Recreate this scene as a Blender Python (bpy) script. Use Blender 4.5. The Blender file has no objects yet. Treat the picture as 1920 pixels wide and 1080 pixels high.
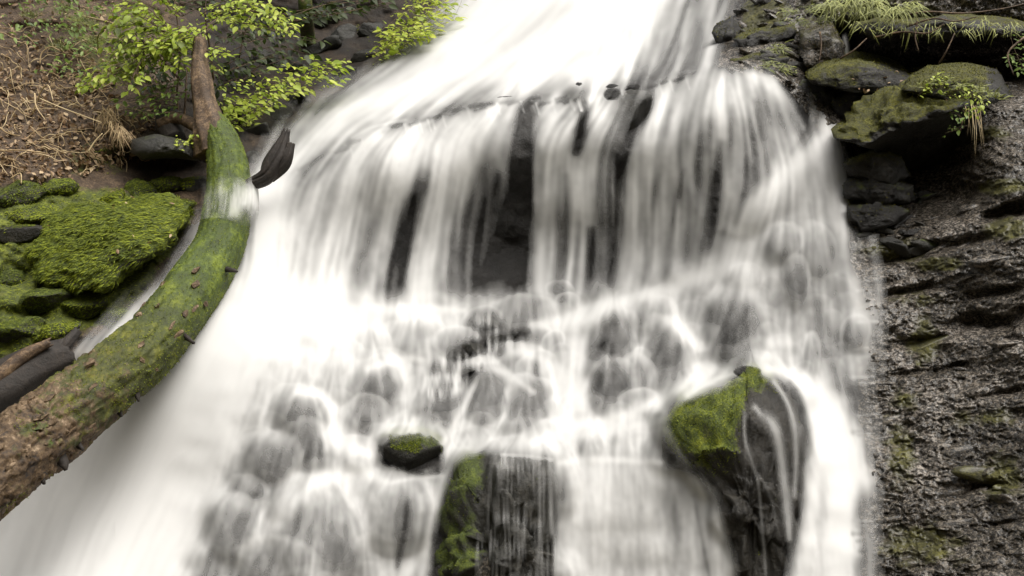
import bpy, bmesh, math, random
import numpy as np
from mathutils import Vector, Matrix
from mathutils.bvhtree import BVHTree

random.seed(7)
rng = np.random.default_rng(7)
scene = bpy.context.scene
col = scene.collection

# ------------------------------------------------------------------ camera
CAM = Vector((0.0, 0.0, 1.6))
PITCH = math.radians(8.0)
HFOV = math.radians(50.0)
FPX = 960.0 / math.tan(HFOV / 2)          # focal length in photo pixels (1920 wide)
cam_data = bpy.data.cameras.new("camera")
cam = bpy.data.objects.new("camera", cam_data)
col.objects.link(cam)
cam.location = CAM
cam.rotation_euler = (math.pi / 2 + PITCH, 0, 0)
cam_data.angle = HFOV
cam_data.clip_start = 0.05
cam_data.clip_end = 500
scene.camera = cam

# ------------------------------------------------------------------ light
SUN_ELEV = math.radians(60)
SUN_AZ = math.radians(140)                # high, from behind the viewer's right shoulder
world = bpy.data.worlds.new("World")
scene.world = world
world.use_nodes = True
wn, wl = world.node_tree.nodes, world.node_tree.links
sky = wn.new("ShaderNodeTexSky")
sky.sky_type = 'NISHITA'
sky.sun_disc = False
sky.sun_elevation = SUN_ELEV
sky.sun_rotation = SUN_AZ
sky.dust_density = 6.0
sky.ozone_density = 1.0
hs = wn.new("ShaderNodeHueSaturation")     # overcast: a pale, nearly colourless sky
hs.inputs["Saturation"].default_value = 0.3
wl.new(sky.outputs[0], hs.inputs["Color"])
bg = wn["Background"]
wl.new(hs.outputs[0], bg.inputs[0])
bg.inputs[1].default_value = 0.07

sd = bpy.data.lights.new("sun", 'SUN')
sd.energy = 3.2
sd.angle = math.radians(65)
sd.color = (1.0, 0.955, 0.885)
sun = bpy.data.objects.new("sun", sd)
col.objects.link(sun)
to_sun = Vector((math.sin(SUN_AZ) * math.cos(SUN_ELEV), math.cos(SUN_AZ) * math.cos(SUN_ELEV), math.sin(SUN_ELEV)))
sun.rotation_euler = to_sun.to_track_quat('Z', 'Y').to_euler()

scene.view_settings.view_transform = 'Standard'
scene.view_settings.look = 'None'
scene.view_settings.gamma = 1.0
scene.view_settings.use_curve_mapping = False
scene.view_settings.exposure = 0.8
scene.cycles.transparent_max_bounces = 24
scene.cycles.max_bounces = 6

# ------------------------------------------------------------------ helpers
CP, SP = math.cos(PITCH), math.sin(PITCH)

def ray(px, py):
    """world direction through a photo pixel (not normalised)"""
    a = (np.asarray(px, float) - 960.0) / FPX
    b = (540.0 - np.asarray(py, float)) / FPX
    return a, CP - SP * b, SP + CP * b

def P(px, py, Y):
    """world point at distance Y (world Y axis) seen in direction of the pixel"""
    dx, dy, dz = ray(px, py)
    t = np.asarray(Y, float) / dy
    return np.stack([CAM.x + dx * t, CAM.y + dy * t, CAM.z + dz * t], -1)

def pv(px, py, Y):
    return Vector(P(px, py, Y).tolist())

def to_px(co):
    """photo pixel of world points (N,3)"""
    d = np.asarray(co, float) - np.array(CAM)
    f = d[..., 1] * CP + d[..., 2] * SP
    u = -d[..., 1] * SP + d[..., 2] * CP
    return 960 + FPX * d[..., 0] / f, 540 - FPX * u / f

def _hash(ix, iy, iz, seed):
    h = (ix * 374761393 + iy * 668265263 + iz * 2147483647 + seed * 1274126177) & 0xFFFFFFFF
    h = ((h ^ (h >> 13)) * 1274126177) & 0xFFFFFFFF
    h = ((h ^ (h >> 16)) * 2246822519) & 0xFFFFFFFF
    return ((h ^ (h >> 15)) & 0xFFFFFF) / float(0x7FFFFF) - 1.0

def vnoise(x, y, z, seed=0):
    x = np.asarray(x, float); y = np.asarray(y, float) + 0 * x; z = np.asarray(z, float) + 0 * x
    fx, fy, fz = np.floor(x), np.floor(y), np.floor(z)
    ix, iy, iz = fx.astype(np.int64), fy.astype(np.int64), fz.astype(np.int64)
    tx, ty, tz = x - fx, y - fy, z - fz
    tx, ty, tz = [t * t * t * (t * (t * 6 - 15) + 10) for t in (tx, ty, tz)]
    def L(a, b, t): return a + (b - a) * t
    c = [[[_hash(ix + i, iy + j, iz + k, seed) for k in (0, 1)] for j in (0, 1)] for i in (0, 1)]
    return L(L(L(c[0][0][0], c[1][0][0], tx), L(c[0][1][0], c[1][1][0], tx), ty),
             L(L(c[0][0][1], c[1][0][1], tx), L(c[0][1][1], c[1][1][1], tx), ty), tz)

def fbm(x, y, z=0.0, octaves=4, seed=0, gain=0.5, lac=2.03):
    s, a, n = 0.0, 1.0, 0.0
    for o in range(octaves):
        s = s + a * vnoise(np.asarray(x) * lac ** o, np.asarray(y) * lac ** o, np.asarray(z) * lac ** o, seed + o * 17)
        n += a
        a *= gain
    return s / n

def sstep(a, b, x):
    t = np.clip((x - a) / (b - a), 0, 1)
    return t * t * (3 - 2 * t)

def blur(a, s):
    """gaussian blur by three box passes, sigma s in cells"""
    if s < 0.4:
        return a
    r = max(1, int(round(s * 0.98)))
    for ax in (0, 1):
        for _ in range(3):
            p = np.pad(a, [(r + 1, r) if i == ax else (0, 0) for i in (0, 1)], mode='edge')
            c = np.cumsum(p, axis=ax)
            n = a.shape[ax]
            if ax == 0:
                a = (c[2 * r + 1:2 * r + 1 + n] - c[0:n]) / (2 * r + 1)
            else:
                a = (c[:, 2 * r + 1:2 * r + 1 + n] - c[:, 0:n]) / (2 * r + 1)
    return a

def bil(a, gx, gy):
    """bilinear sample of array a[row(y), col(x)] at float indices"""
    h, w = a.shape
    gx = np.clip(gx, 0, w - 1.001); gy = np.clip(gy, 0, h - 1.001)
    i = gx.astype(np.int32); j = gy.astype(np.int32)
    u = gx - i; v = gy - j
    return (a[j, i] * (1 - u) + a[j, i + 1] * u) * (1 - v) + (a[j + 1, i] * (1 - u) + a[j + 1, i + 1] * u) * v

def in_poly(pts, X, Y):
    m = np.zeros(X.shape, bool)
    n = len(pts)
    for i in range(n):
        x0, y0 = pts[i]; x1, y1 = pts[(i + 1) % n]
        if y0 == y1:
            continue
        c = ((Y >= min(y0, y1)) & (Y < max(y0, y1)))
        m ^= c & (X < (x1 - x0) * (Y - y0) / (y1 - y0) + x0)
    return m

# ---- object helpers
def tag(o, label=None, cat=None, group=None, kind=None):
    if label: o["label"] = label
    if cat: o["category"] = cat
    if group: o["group"] = group
    if kind: o["kind"] = kind
    return o

def empty(name, loc, label, cat, group=None):
    o = bpy.data.objects.new(name, None)
    col.objects.link(o)
    o.location = loc
    o.empty_display_size = 0.05
    return tag(o, label, cat, group)

def mesh_np(name, V, F, mat, parent=None, smooth=True, attrs=None):
    """mesh object from numpy verts (N,3) and faces (M,k)"""
    V = np.asarray(V, np.float32); F = np.asarray(F, np.int32)
    me = bpy.data.meshes.new(name)
    k = F.shape[1]
    me.vertices.add(len(V)); me.vertices.foreach_set("co", V.ravel())
    me.loops.add(F.size); me.loops.foreach_set("vertex_index", F.ravel())
    me.polygons.add(len(F))
    me.polygons.foreach_set("loop_start", np.arange(0, F.size, k, dtype=np.int32))
    me.polygons.foreach_set("loop_total", np.full(len(F), k, np.int32))
    me.polygons.foreach_set("use_smooth", np.full(len(F), smooth, bool))
    me.update(calc_edges=True)
    for an, av in (attrs or {}).items():
        at = me.attributes.new(an, 'FLOAT', 'POINT')
        at.data.foreach_set("value", np.asarray(av, np.float32).ravel())
    if mat is not None:
        me.materials.append(mat)
    o = bpy.data.objects.new(name, me)
    col.objects.link(o)
    if parent is not None:
        o.parent = parent
        o.matrix_parent_inverse = Matrix.Translation(parent.location).inverted()
    return o

def link_mesh(name, me, parent=None, matrix=None):
    o = bpy.data.objects.new(name, me)
    col.objects.link(o)
    if parent is not None:
        o.parent = parent
        o.matrix_parent_inverse = Matrix.Translation(parent.location).inverted()
    if matrix is not None:
        o.matrix_basis = matrix
    return o

def grid_faces(ny, nx, mask=None):
    idx = np.arange(ny * nx).reshape(ny, nx)
    f = np.stack([idx[:-1, :-1], idx[1:, :-1], idx[1:, 1:], idx[:-1, 1:]], -1).reshape(-1, 4)
    if mask is not None:
        f = f[mask.ravel()]
    return f

def compact(V, F, attrs=None):
    used = np.unique(F)
    m = np.full(len(V), -1, np.int64); m[used] = np.arange(len(used))
    return V[used], m[F], {k: np.asarray(a).ravel()[used] for k, a in (attrs or {}).items()}

# ------------------------------------------------------------------ materials
def new_mat(name):
    m = bpy.data.materials.new(name)
    m.use_nodes = True
    nt = m.node_tree
    return m, nt, nt.nodes, nt.links, nt.nodes["Principled BSDF"]

def ramp(nodes, stops, interp='LINEAR'):
    r = nodes.new("ShaderNodeValToRGB")
    r.color_ramp.interpolation = interp
    e = r.color_ramp.elements
    while len(e) < len(stops):
        e.new(0.5)
    for el, (p, c) in zip(e, stops):
        el.position = p
        el.color = (*c, 1) if len(c) == 3 else c
    return r

def noise_node(nodes, links, coord, scale, detail=6, rough=0.6, vec_scale=None, dist=0.0):
    n = nodes.new("ShaderNodeTexNoise")
    n.inputs["Scale"].default_value = scale
    n.inputs["Detail"].default_value = detail
    n.inputs["Roughness"].default_value = rough
    n.inputs["Distortion"].default_value = dist
    if vec_scale:
        mp = nodes.new("ShaderNodeMapping")
        mp.inputs["Scale"].default_value = vec_scale[0]
        mp.inputs["Rotation"].default_value = vec_scale[1]
        links.new(coord, mp.inputs["Vector"])
        links.new(mp.outputs[0], n.inputs["Vector"])
    else:
        links.new(coord, n.inputs["Vector"])
    return n

def mixc(nodes, links, fac, a, b, blend='MIX'):
    m = nodes.new("ShaderNodeMix")
    m.data_type = 'RGBA'
    m.blend_type = blend
    for sock, v in ((m.inputs["Factor"], fac), (m.inputs["A"], a), (m.inputs["B"], b)):
        pass
    fi, ai, bi = m.inputs[0], m.inputs[6], m.inputs[7]
    for sock, v in ((fi, fac), (ai, a), (bi, b)):
        if hasattr(v, "links") or hasattr(v, "is_linked"):
            links.new(v, sock)
        elif isinstance(v, (int, float)):
            sock.default_value = v
        else:
            sock.default_value = (*v, 1)
    return m.outputs[2]

def mathn(nodes, links, op, a, b=None, clamp=False):
    m = nodes.new("ShaderNodeMath")
    m.operation = op
    m.use_clamp = clamp
    for i, v in enumerate((a, b)):
        if v is None: continue
        if isinstance(v, (int, float)): m.inputs[i].default_value = v
        else: links.new(v, m.inputs[i])
    return m.outputs[0]

def attr(nodes, name):
    a = nodes.new("ShaderNodeAttribute")
    a.attribute_name = name
    return a.outputs["Fac"]

def rock_material(name, dark, mid, light, rough=(0.25, 0.6), scale=9.0, moss=0.0, strata=False, moss_cols=None, bump=0.6, moss_up=0.0, grain=None, coat=0.0):
    """wet rock; the vertex attribute 'moss' (0..1) plus noise brings moss"""
    m, nt, N, L, bsdf = new_mat(name)
    tc = N.new("ShaderNodeTexCoord")
    geo = N.new("ShaderNodeNewGeometry")
    co = geo.outputs["Position"]
    vs = ((1.0, 1.0, 1.25), (0, math.radians(-14), 0)) if strata else None
    n1 = noise_node(N, L, co, scale * (0.35 if strata else 1.0), 9, 0.68, vs, 0.4)
    n2 = noise_node(N, L, co, scale * 7, 5, 0.7, vs)
    n3 = noise_node(N, L, co, scale * 22, 3, 0.6)
    r1 = ramp(N, [(0.3, dark), (0.52, mid), (0.75, light)])
    L.new(n1.outputs["Fac"], r1.inputs[0])
    r2 = ramp(N, grain or [(0.32, (0.25, 0.23, 0.22)), (0.55, (1, 1, 1)), (0.72, (1.9, 1.85, 1.8))])
    L.new(n2.outputs["Fac"], r2.inputs[0])
    rock_c = mixc(N, L, 0.85, r1.outputs[0], r2.outputs[0], 'MULTIPLY')
    mc = moss_cols or [(0.36, (0.01, 0.015, 0.002)), (0.5, (0.055, 0.075, 0.004)), (0.64, (0.19, 0.21, 0.008))]
    nm = noise_node(N, L, co, scale * 2.1, 7, 0.7)
    rm = ramp(N, mc)
    nmf = noise_node(N, L, co, scale * 14, 4, 0.7)
    mm = mathn(N, L, 'ADD', mathn(N, L, 'MULTIPLY', nm.outputs["Fac"], 0.55), mathn(N, L, 'MULTIPLY', nmf.outputs["Fac"], 0.45))
    L.new(mm, rm.inputs[0])
    a = attr(N, "moss")
    nsel = noise_node(N, L, co, scale * 1.3, 6, 0.65)
    f = mathn(N, L, 'ADD', a, mathn(N, L, 'SUBTRACT', nsel.outputs["Fac"], 0.5))
    f = mathn(N, L, 'ADD', f, moss)
    if moss_up:
        sx = N.new("ShaderNodeSeparateXYZ"); L.new(geo.outputs["Normal"], sx.inputs[0])
        f = mathn(N, L, 'ADD', f, mathn(N, L, 'MULTIPLY', sx.outputs["Z"], moss_up))
    fr = ramp(N, [(0.42, (0, 0, 0)), (0.62, (1, 1, 1))])
    L.new(f, fr.inputs[0])
    c = mixc(N, L, fr.outputs[0], rock_c, rm.outputs[0])
    L.new(c, bsdf.inputs["Base Color"])
    if coat:
        bsdf.inputs["Coat Weight"].default_value = coat
        bsdf.inputs["Coat Roughness"].default_value = 0.12
    rr = N.new("ShaderNodeMapRange")
    rr.inputs["From Min"].default_value = 0.3; rr.inputs["From Max"].default_value = 0.7
    rr.inputs["To Min"].default_value = rough[0]; rr.inputs["To Max"].default_value = rough[1]
    L.new(n2.outputs["Fac"], rr.inputs["Value"])
    rfin = mixc(N, L, fr.outputs[0], rr.outputs[0], (0.85, 0.85, 0.85))
    L.new(rfin, bsdf.inputs["Roughness"])
    b1 = N.new("ShaderNodeBump"); b1.inputs["Strength"].default_value = bump; b1.inputs["Distance"].default_value = 0.02
    L.new(n2.outputs["Fac"], b1.inputs["Height"])
    b2 = N.new("ShaderNodeBump"); b2.inputs["Strength"].default_value = bump; b2.inputs["Distance"].default_value = 0.008
    L.new(n3.outputs["Fac"], b2.inputs["Height"])
    L.new(b1.outputs[0], b2.inputs["Normal"])
    L.new(b2.outputs[0], bsdf.inputs["Normal"])
    return m

MAT = {}
MAT["bed"] = rock_material("wet_bed_rock", (0.005, 0.0045, 0.004), (0.013, 0.0115, 0.01), (0.03, 0.028, 0.026), (0.35, 0.65), 8)
MAT["cliff"] = rock_material("wet_cliff_rock", (0.022, 0.018, 0.012), (0.09, 0.079, 0.065), (0.26, 0.24, 0.22), (0.04, 0.24), 8, strata=True, bump=1.0, moss=0.1,
                             moss_cols=[(0.34, (0.015, 0.014, 0.004)), (0.5, (0.06, 0.056, 0.008)), (0.66, (0.16, 0.15, 0.02))], coat=0.3,
                             grain=[(0.4, (0.07, 0.06, 0.05)), (0.49, (0.6, 0.58, 0.55)), (0.58, (2.6, 2.5, 2.4))])  # grain contrast also puts wet glints and dark crevices into the colour
MAT["boulder"] = rock_material("wet_boulder", (0.005, 0.0042, 0.0035), (0.012, 0.0105, 0.009), (0.03, 0.027, 0.024), (0.22, 0.55), 10, bump=0.9)
MAT["mossrock"] = rock_material("mossy_rock", (0.006, 0.005, 0.0035), (0.016, 0.0135, 0.009), (0.04, 0.035, 0.025), (0.3, 0.6), 10, moss_up=0.25)
MAT["olivemoss"] = rock_material("olive_mossy_rock", (0.005, 0.004, 0.003), (0.014, 0.012, 0.008), (0.04, 0.035, 0.025), (0.25, 0.6), 10, moss_up=0.3, bump=0.9,
                                moss_cols=[(0.36, (0.012, 0.011, 0.002)), (0.5, (0.055, 0.056, 0.004)), (0.66, (0.17, 0.165, 0.008))])
MAT["darkmoss"] = rock_material("dark_mossy_rock", (0.006, 0.006, 0.004), (0.018, 0.017, 0.012), (0.045, 0.04, 0.03), (0.3, 0.6), 10, moss_up=0.3,
                                moss_cols=[(0.34, (0.01, 0.015, 0.003)), (0.5, (0.045, 0.062, 0.006)), (0.68, (0.14, 0.17, 0.012))])

def soil_material():
    m, nt, N, L, bsdf = new_mat("bank_soil")
    geo = N.new("ShaderNodeNewGeometry"); co = geo.outputs["Position"]
    n1 = noise_node(N, L, co, 12, 8, 0.7); n2 = noise_node(N, L, co, 70, 5, 0.7)
    r = ramp(N, [(0.3, (0.012, 0.008, 0.005)), (0.5, (0.06, 0.038, 0.022)), (0.7, (0.22, 0.15, 0.085))])
    s = mathn(N, L, 'ADD', mathn(N, L, 'MULTIPLY', n1.outputs["Fac"], 0.45), mathn(N, L, 'MULTIPLY', n2.outputs["Fac"], 0.55))
    L.new(s, r.inputs[0])
    nm = noise_node(N, L, co, 26, 6, 0.7)
    rm = ramp(N, [(0.25, (0.012, 0.018, 0.003)), (0.5, (0.06, 0.075, 0.008)), (0.75, (0.2, 0.22, 0.018))])
    L.new(nm.outputs["Fac"], rm.inputs[0])
    a = attr(N, "moss")
    ns = noise_node(N, L, co, 7, 6, 0.6)
    f = mathn(N, L, 'ADD', a, mathn(N, L, 'SUBTRACT', ns.outputs["Fac"], 0.5))
    fr = ramp(N, [(0.4, (0, 0, 0)), (0.6, (1, 1, 1))]); L.new(f, fr.inputs[0])
    base = mixc(N, L, fr.outputs[0], r.outputs[0], rm.outputs[0])
    bank_shade = mixc(N, L, attr(N, "bank_shade"), (1, 1, 1), (0.09, 0.075, 0.06))       # shade of the upper bank painted into the soil colour
    L.new(mixc(N, L, 1.0, base, bank_shade, 'MULTIPLY'), bsdf.inputs["Base Color"])
    bsdf.inputs["Roughness"].default_value = 0.8
    b = N.new("ShaderNodeBump"); b.inputs["Strength"].default_value = 0.9; b.inputs["Distance"].default_value = 0.02
    L.new(s, b.inputs["Height"]); L.new(b.outputs[0], bsdf.inputs["Normal"])
    return m
MAT["soil"] = soil_material()

def water_material(name, white=(0.9, 0.9, 0.89)):
    """aerated falling water: white veil whose cover follows the 'density' of the flow"""
    m, nt, N, L, bsdf = new_mat(name)
    N.remove(bsdf)
    out = N["Material Output"]
    d = N.new("ShaderNodeBsdfDiffuse"); d.inputs["Color"].default_value = (*white, 1)
    t = N.new("ShaderNodeBsdfTranslucent"); t.inputs["Color"].default_value = (*white, 1)
    mx = N.new("ShaderNodeMixShader"); mx.inputs[0].default_value = 0.4
    L.new(d.outputs[0], mx.inputs[1]); L.new(t.outputs[0], mx.inputs[2])
    tr = N.new("ShaderNodeBsdfTransparent")
    fin = N.new("ShaderNodeMixShader")
    L.new(attr(N, "cover"), fin.inputs[0])
    L.new(tr.outputs[0], fin.inputs[1]); L.new(mx.outputs[0], fin.inputs[2])
    L.new(fin.outputs[0], out.inputs["Surface"])
    return m
MAT["water"] = water_material("white_water")

# ------------------------------------------------------------------ depth of the place
CTRL = np.array([
 # upper chute
 (880,-200,9.8),(1200,-200,9.9),(1100,0,8.2),(900,60,7.9),(1250,60,7.6),(760,110,7.6),(640,180,7.2),(540,250,6.7),(1000,140,6.75),(1200,130,6.55),(850,190,6.5),
 (1340,-200,9.6),(1330,40,7.3),
 # lip of the ledge
 (600,300,6.15),(700,235,6.15),(900,192,6.1),(1100,172,6.05),(1340,132,5.95),(1450,160,5.95),(1500,240,5.95),
 # curtain wall
 (500,430,5.9),(560,420,5.95),(700,400,5.95),(900,380,6.05),(980,400,6.12),(1100,400,6.05),(1250,350,5.78),(1400,300,5.72),(1250,480,5.85),(1150,480,6.0),
 # foot of the curtain
 (520,540,5.7),(700,565,5.8),(900,558,5.95),(1100,548,5.95),(1300,512,5.75),
 # right hand fan
 (1540,250,5.9),(1480,350,5.62),(1580,450,5.55),(1450,500,5.45),(1560,560,5.35),
 # cascade slope
 (600,650,5.4),(750,680,5.45),(900,650,5.6),(1000,650,5.6),(1150,620,5.65),(1350,600,5.45),(1500,650,5.25),
 (700,780,5.15),(850,780,5.2),(1000,760,5.25),(1200,720,5.3),(1400,720,5.1),(1560,750,5.0),
 (600,860,4.95),(800,880,4.9),(950,850,4.88),(1150,850,4.9),(1250,860,4.88),(1400,850,4.85),(1550,900,4.75),
 (400,1080,4.7),(600,1080,4.62),(750,1080,4.72),(900,1080,4.68),(1150,1080,4.72),(1400,1080,4.62),(1600,1080,4.5),
 (0,1300,4.5),(600,1300,4.3),(1200,1300,4.4),(1600,1300,4.25),(2200,1300,3.7),
 # lower left apron
 (450,650,5.35),(300,750,5.32),(350,900,5.12),(150,900,5.3),(100,1080,4.95),(-100,950,5.35),(-300,1000,5.3),(-300,1300,4.6),
 # left bank
 (200,600,5.55),(280,540,5.7),(100,680,5.4),(0,640,5.35),(350,430,5.95),(370,330,6.2),(200,450,5.75),(0,450,5.6),(-300,600,5.2),(-300,300,5.6),
 (0,345,5.85),(200,345,6.1),(0,200,6.25),(200,200,6.45),(350,180,6.7),(0,0,6.9),(250,0,7.2),(450,150,7.2),(450,240,6.6),(550,150,7.5),(550,0,8.2),(700,60,8.2),(800,-50,8.8),(-300,0,6.4),(-300,-200,7.2),(300,-200,8.2),(650,-200,9.6),
 # right cliff
 (1650,450,5.6),(1700,600,5.25),(1650,800,4.92),(1650,1080,4.5),(1800,800,4.78),(1920,1080,4.15),(1920,700,4.72),(1920,450,5.05),(1900,300,5.4),(1800,250,5.75),(1700,350,5.75),
 (1620,130,6.5),(1750,110,6.6),(1900,100,6.4),(1450,60,6.5),(1550,30,6.45),(1700,20,6.2),(1400,-200,8.2),(1700,-200,6.9),(1920,-100,6.4),(2200,-200,6.2),(2200,100,5.8),(2200,400,4.8),(2200,700,4.3),(2200,1050,3.85),
], float)

def tps_fit(c, lam=0.002):
    x = c[:, :2] / 1000.0
    r2 = ((x[:, None] - x[None]) ** 2).sum(-1)
    K = 0.5 * r2 * np.log(r2 + 1e-12) + lam * np.eye(len(c))
    Pm = np.hstack([np.ones((len(c), 1)), x])
    A = np.zeros((len(c) + 3,) * 2)
    A[:len(c), :len(c)] = K; A[:len(c), len(c):] = Pm; A[len(c):, :len(c)] = Pm.T
    s = np.linalg.solve(A, np.concatenate([c[:, 2], np.zeros(3)]))
    return x, s

CX0, CX1, CY0, CY1, CST = -320.0, 2240.0, -220.0, 1320.0, 10.0
_tx, _ts = tps_fit(CTRL)
_gx, _gy = np.meshgrid(np.arange(CX0, CX1 + 1, CST), np.arange(CY0, CY1 + 1, CST))
_q = np.stack([_gx.ravel(), _gy.ravel()], -1) / 1000.0
_z = np.zeros(len(_q))
for i in range(len(_tx)):
    r2 = ((_q - _tx[i]) ** 2).sum(-1)
    _z += _ts[i] * 0.5 * r2 * np.log(r2 + 1e-12)
_z += _ts[-3] + _q @ _ts[-2:]
COARSE = _z.reshape(_gx.shape)

def base_Y(px, py):
    return bil(COARSE, (np.asarray(px, float) - CX0) / CST, (np.asarray(py, float) - CY0) / CST)

LEFT_EDGE = [(900,-260),(850,0),(730,120),(600,190),(520,260),(480,330),(380,420),(260,580),(130,690),(-60,800),(-340,1000)]
RIGHT_EDGE = [(1410,-260),(1370,0),(1350,125),(1480,165),(1560,270),(1590,400),(1610,600),(1620,1080),(1640,1360)]
def edge_x(edge, py):
    ys = [p[1] for p in edge]; xs = [p[0] for p in edge]
    return np.interp(py, ys, xs)
CURTAIN = [(480,320),(700,236),(900,192),(1130,172),(1230,150),(1340,130),(1450,152),(1500,240),(1480,320),(1380,420),(1340,505),(1150,552),(1000,552),(700,562),(560,535),(470,525)]
# ------------------------------------------------------------------ boulders (photo px: cx, cy, rx, ry, cover of water on the face)
VEILED = [
 (779,636,44,36,.46),(696,648,30,30,.66),(647,660,28,22,.8),(701,722,44,46,.42),(634,710,32,40,.62),(688,778,37,32,.5),
 (825,757,44,38,.32),(911,742,40,50,.36),
 (1052,545,22,17,.42),(1062,567,20,17,.42),(977,588,58,32,.56),
 (1145,640,40,54,.3),(1146,728,36,50,.3),(1195,716,30,42,.56),(1256,668,40,66,.36),(1218,590,42,32,.62),
 (1010,627,22,18,.56),(1037,642,18,18,.62),(959,686,24,25,.5),(1005,690,28,28,.56),(990,754,36,44,.4),(1200,753,30,22,.6),
 (1381,612,54,68,.28),(1492,530,20,46,.36),(1388,528,34,28,.68),(1521,672,15,42,.62),(1604,626,24,30,.55),(1465,455,34,34,.5),(1535,470,28,46,.44),
 (567,772,50,42,.44),(578,842,42,48,.34),(511,860,50,44,.5),(469,926,34,30,.46),(448,994,56,56,.6),(592,1008,88,100,.58),(672,852,30,30,.74),
 (1262,848,48,38,.5),(1105,832,22,32,.62),(1040,905,40,60,.6),
 (745,960,60,70,.55),(520,1060,60,50,.55),
 (860,640,40,24,.5),(905,602,30,24,.26),
]
# the rest of the bed is packed with smaller boulders, under thicker water
CASC = [(500,700),(600,620),(700,590),(860,570),(1000,565),(1150,560),(1330,520),(1470,545),(1590,520),(1612,720),(1520,700),(1400,690),(1240,770),(1240,850),(1040,850),(860,850),(690,890),(700,1100),(360,1120),(430,900)]
fr_ = np.random.default_rng(4)
FILL = []
def _inside(x, y):
    return bool(in_poly(CASC, np.array([[float(x)]]), np.array([[float(y)]]))[0, 0])
for _ in range(6000):
    x_, y_ = fr_.uniform(340, 1615), fr_.uniform(520, 1120)
    s_ = fr_.uniform(13, 34) * (1.25 if y_ > 850 else 1.0)
    if not _inside(x_, y_): continue
    if any(math.hypot((x_ - a) / 1.0, (y_ - b) / 1.0) < 0.7 * (s_ + 0.5 * (c + d)) for a, b, c, d, e in VEILED + FILL): continue
    if any(math.hypot((x_ - a) / (c + s_ * .6), (y_ - b) / (d + s_ * .6)) < 1 for a, b, c, d in [(770,848,64,42),(1326,812,88,84),(1418,738,36,38),(925,1000,110,150),(880,670,70,55)]): continue
    FILL.append((x_, y_, s_, s_ * fr_.uniform(.8, 1.35), .7))
# terrain relief used by the water: soft domes over the boulders
def dome_relief(px, py, Yb):
    out = np.zeros_like(Yb)
    for (cx, cy, rx, ry, b) in VEILED:
        yb = float(base_Y(cx, cy))
        rd = 0.55 * (rx + ry) * yb / FPX
        r2 = ((px - cx) / (rx * 1.12)) ** 2 + ((py - cy - 0.05 * ry) / (ry * 1.12)) ** 2
        out = np.maximum(out, 0.62 * rd * np.sqrt(np.clip(1 - r2, 0, 1)))
    return out

# ------------------------------------------------------------------ terrain sheet, cut into bank / stream bed / cliff
def soft(poly_pts, X, Y, feather):
    step = X[0, 1] - X[0, 0]
    return blur(in_poly(poly_pts, X, Y).astype(float), feather / step)

def worley(x, y, seed):
    """distance to the nearest feature point and a value of its cell"""
    ix, iy = np.floor(x).astype(np.int64), np.floor(y).astype(np.int64)
    best = np.full(x.shape, 9.0); sec = np.full(x.shape, 9.0); val = np.zeros(x.shape)
    for dx in (-1, 0, 1):
        for dy in (-1, 0, 1):
            cx, cy = ix + dx, iy + dy
            qx = cx + 0.5 + 0.48 * _hash(cx, cy, cx * 0 + 1, seed); qy = cy + 0.5 + 0.48 * _hash(cx, cy, cx * 0 + 2, seed)
            d = np.hypot(x - qx, y - qy)
            nb = d < best
            sec = np.where(nb, best, np.minimum(sec, d))
            val = np.where(nb, _hash(cx, cy, cx * 0 + 3, seed), val)
            best = np.where(nb, d, best)
    return best, sec, val

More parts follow.
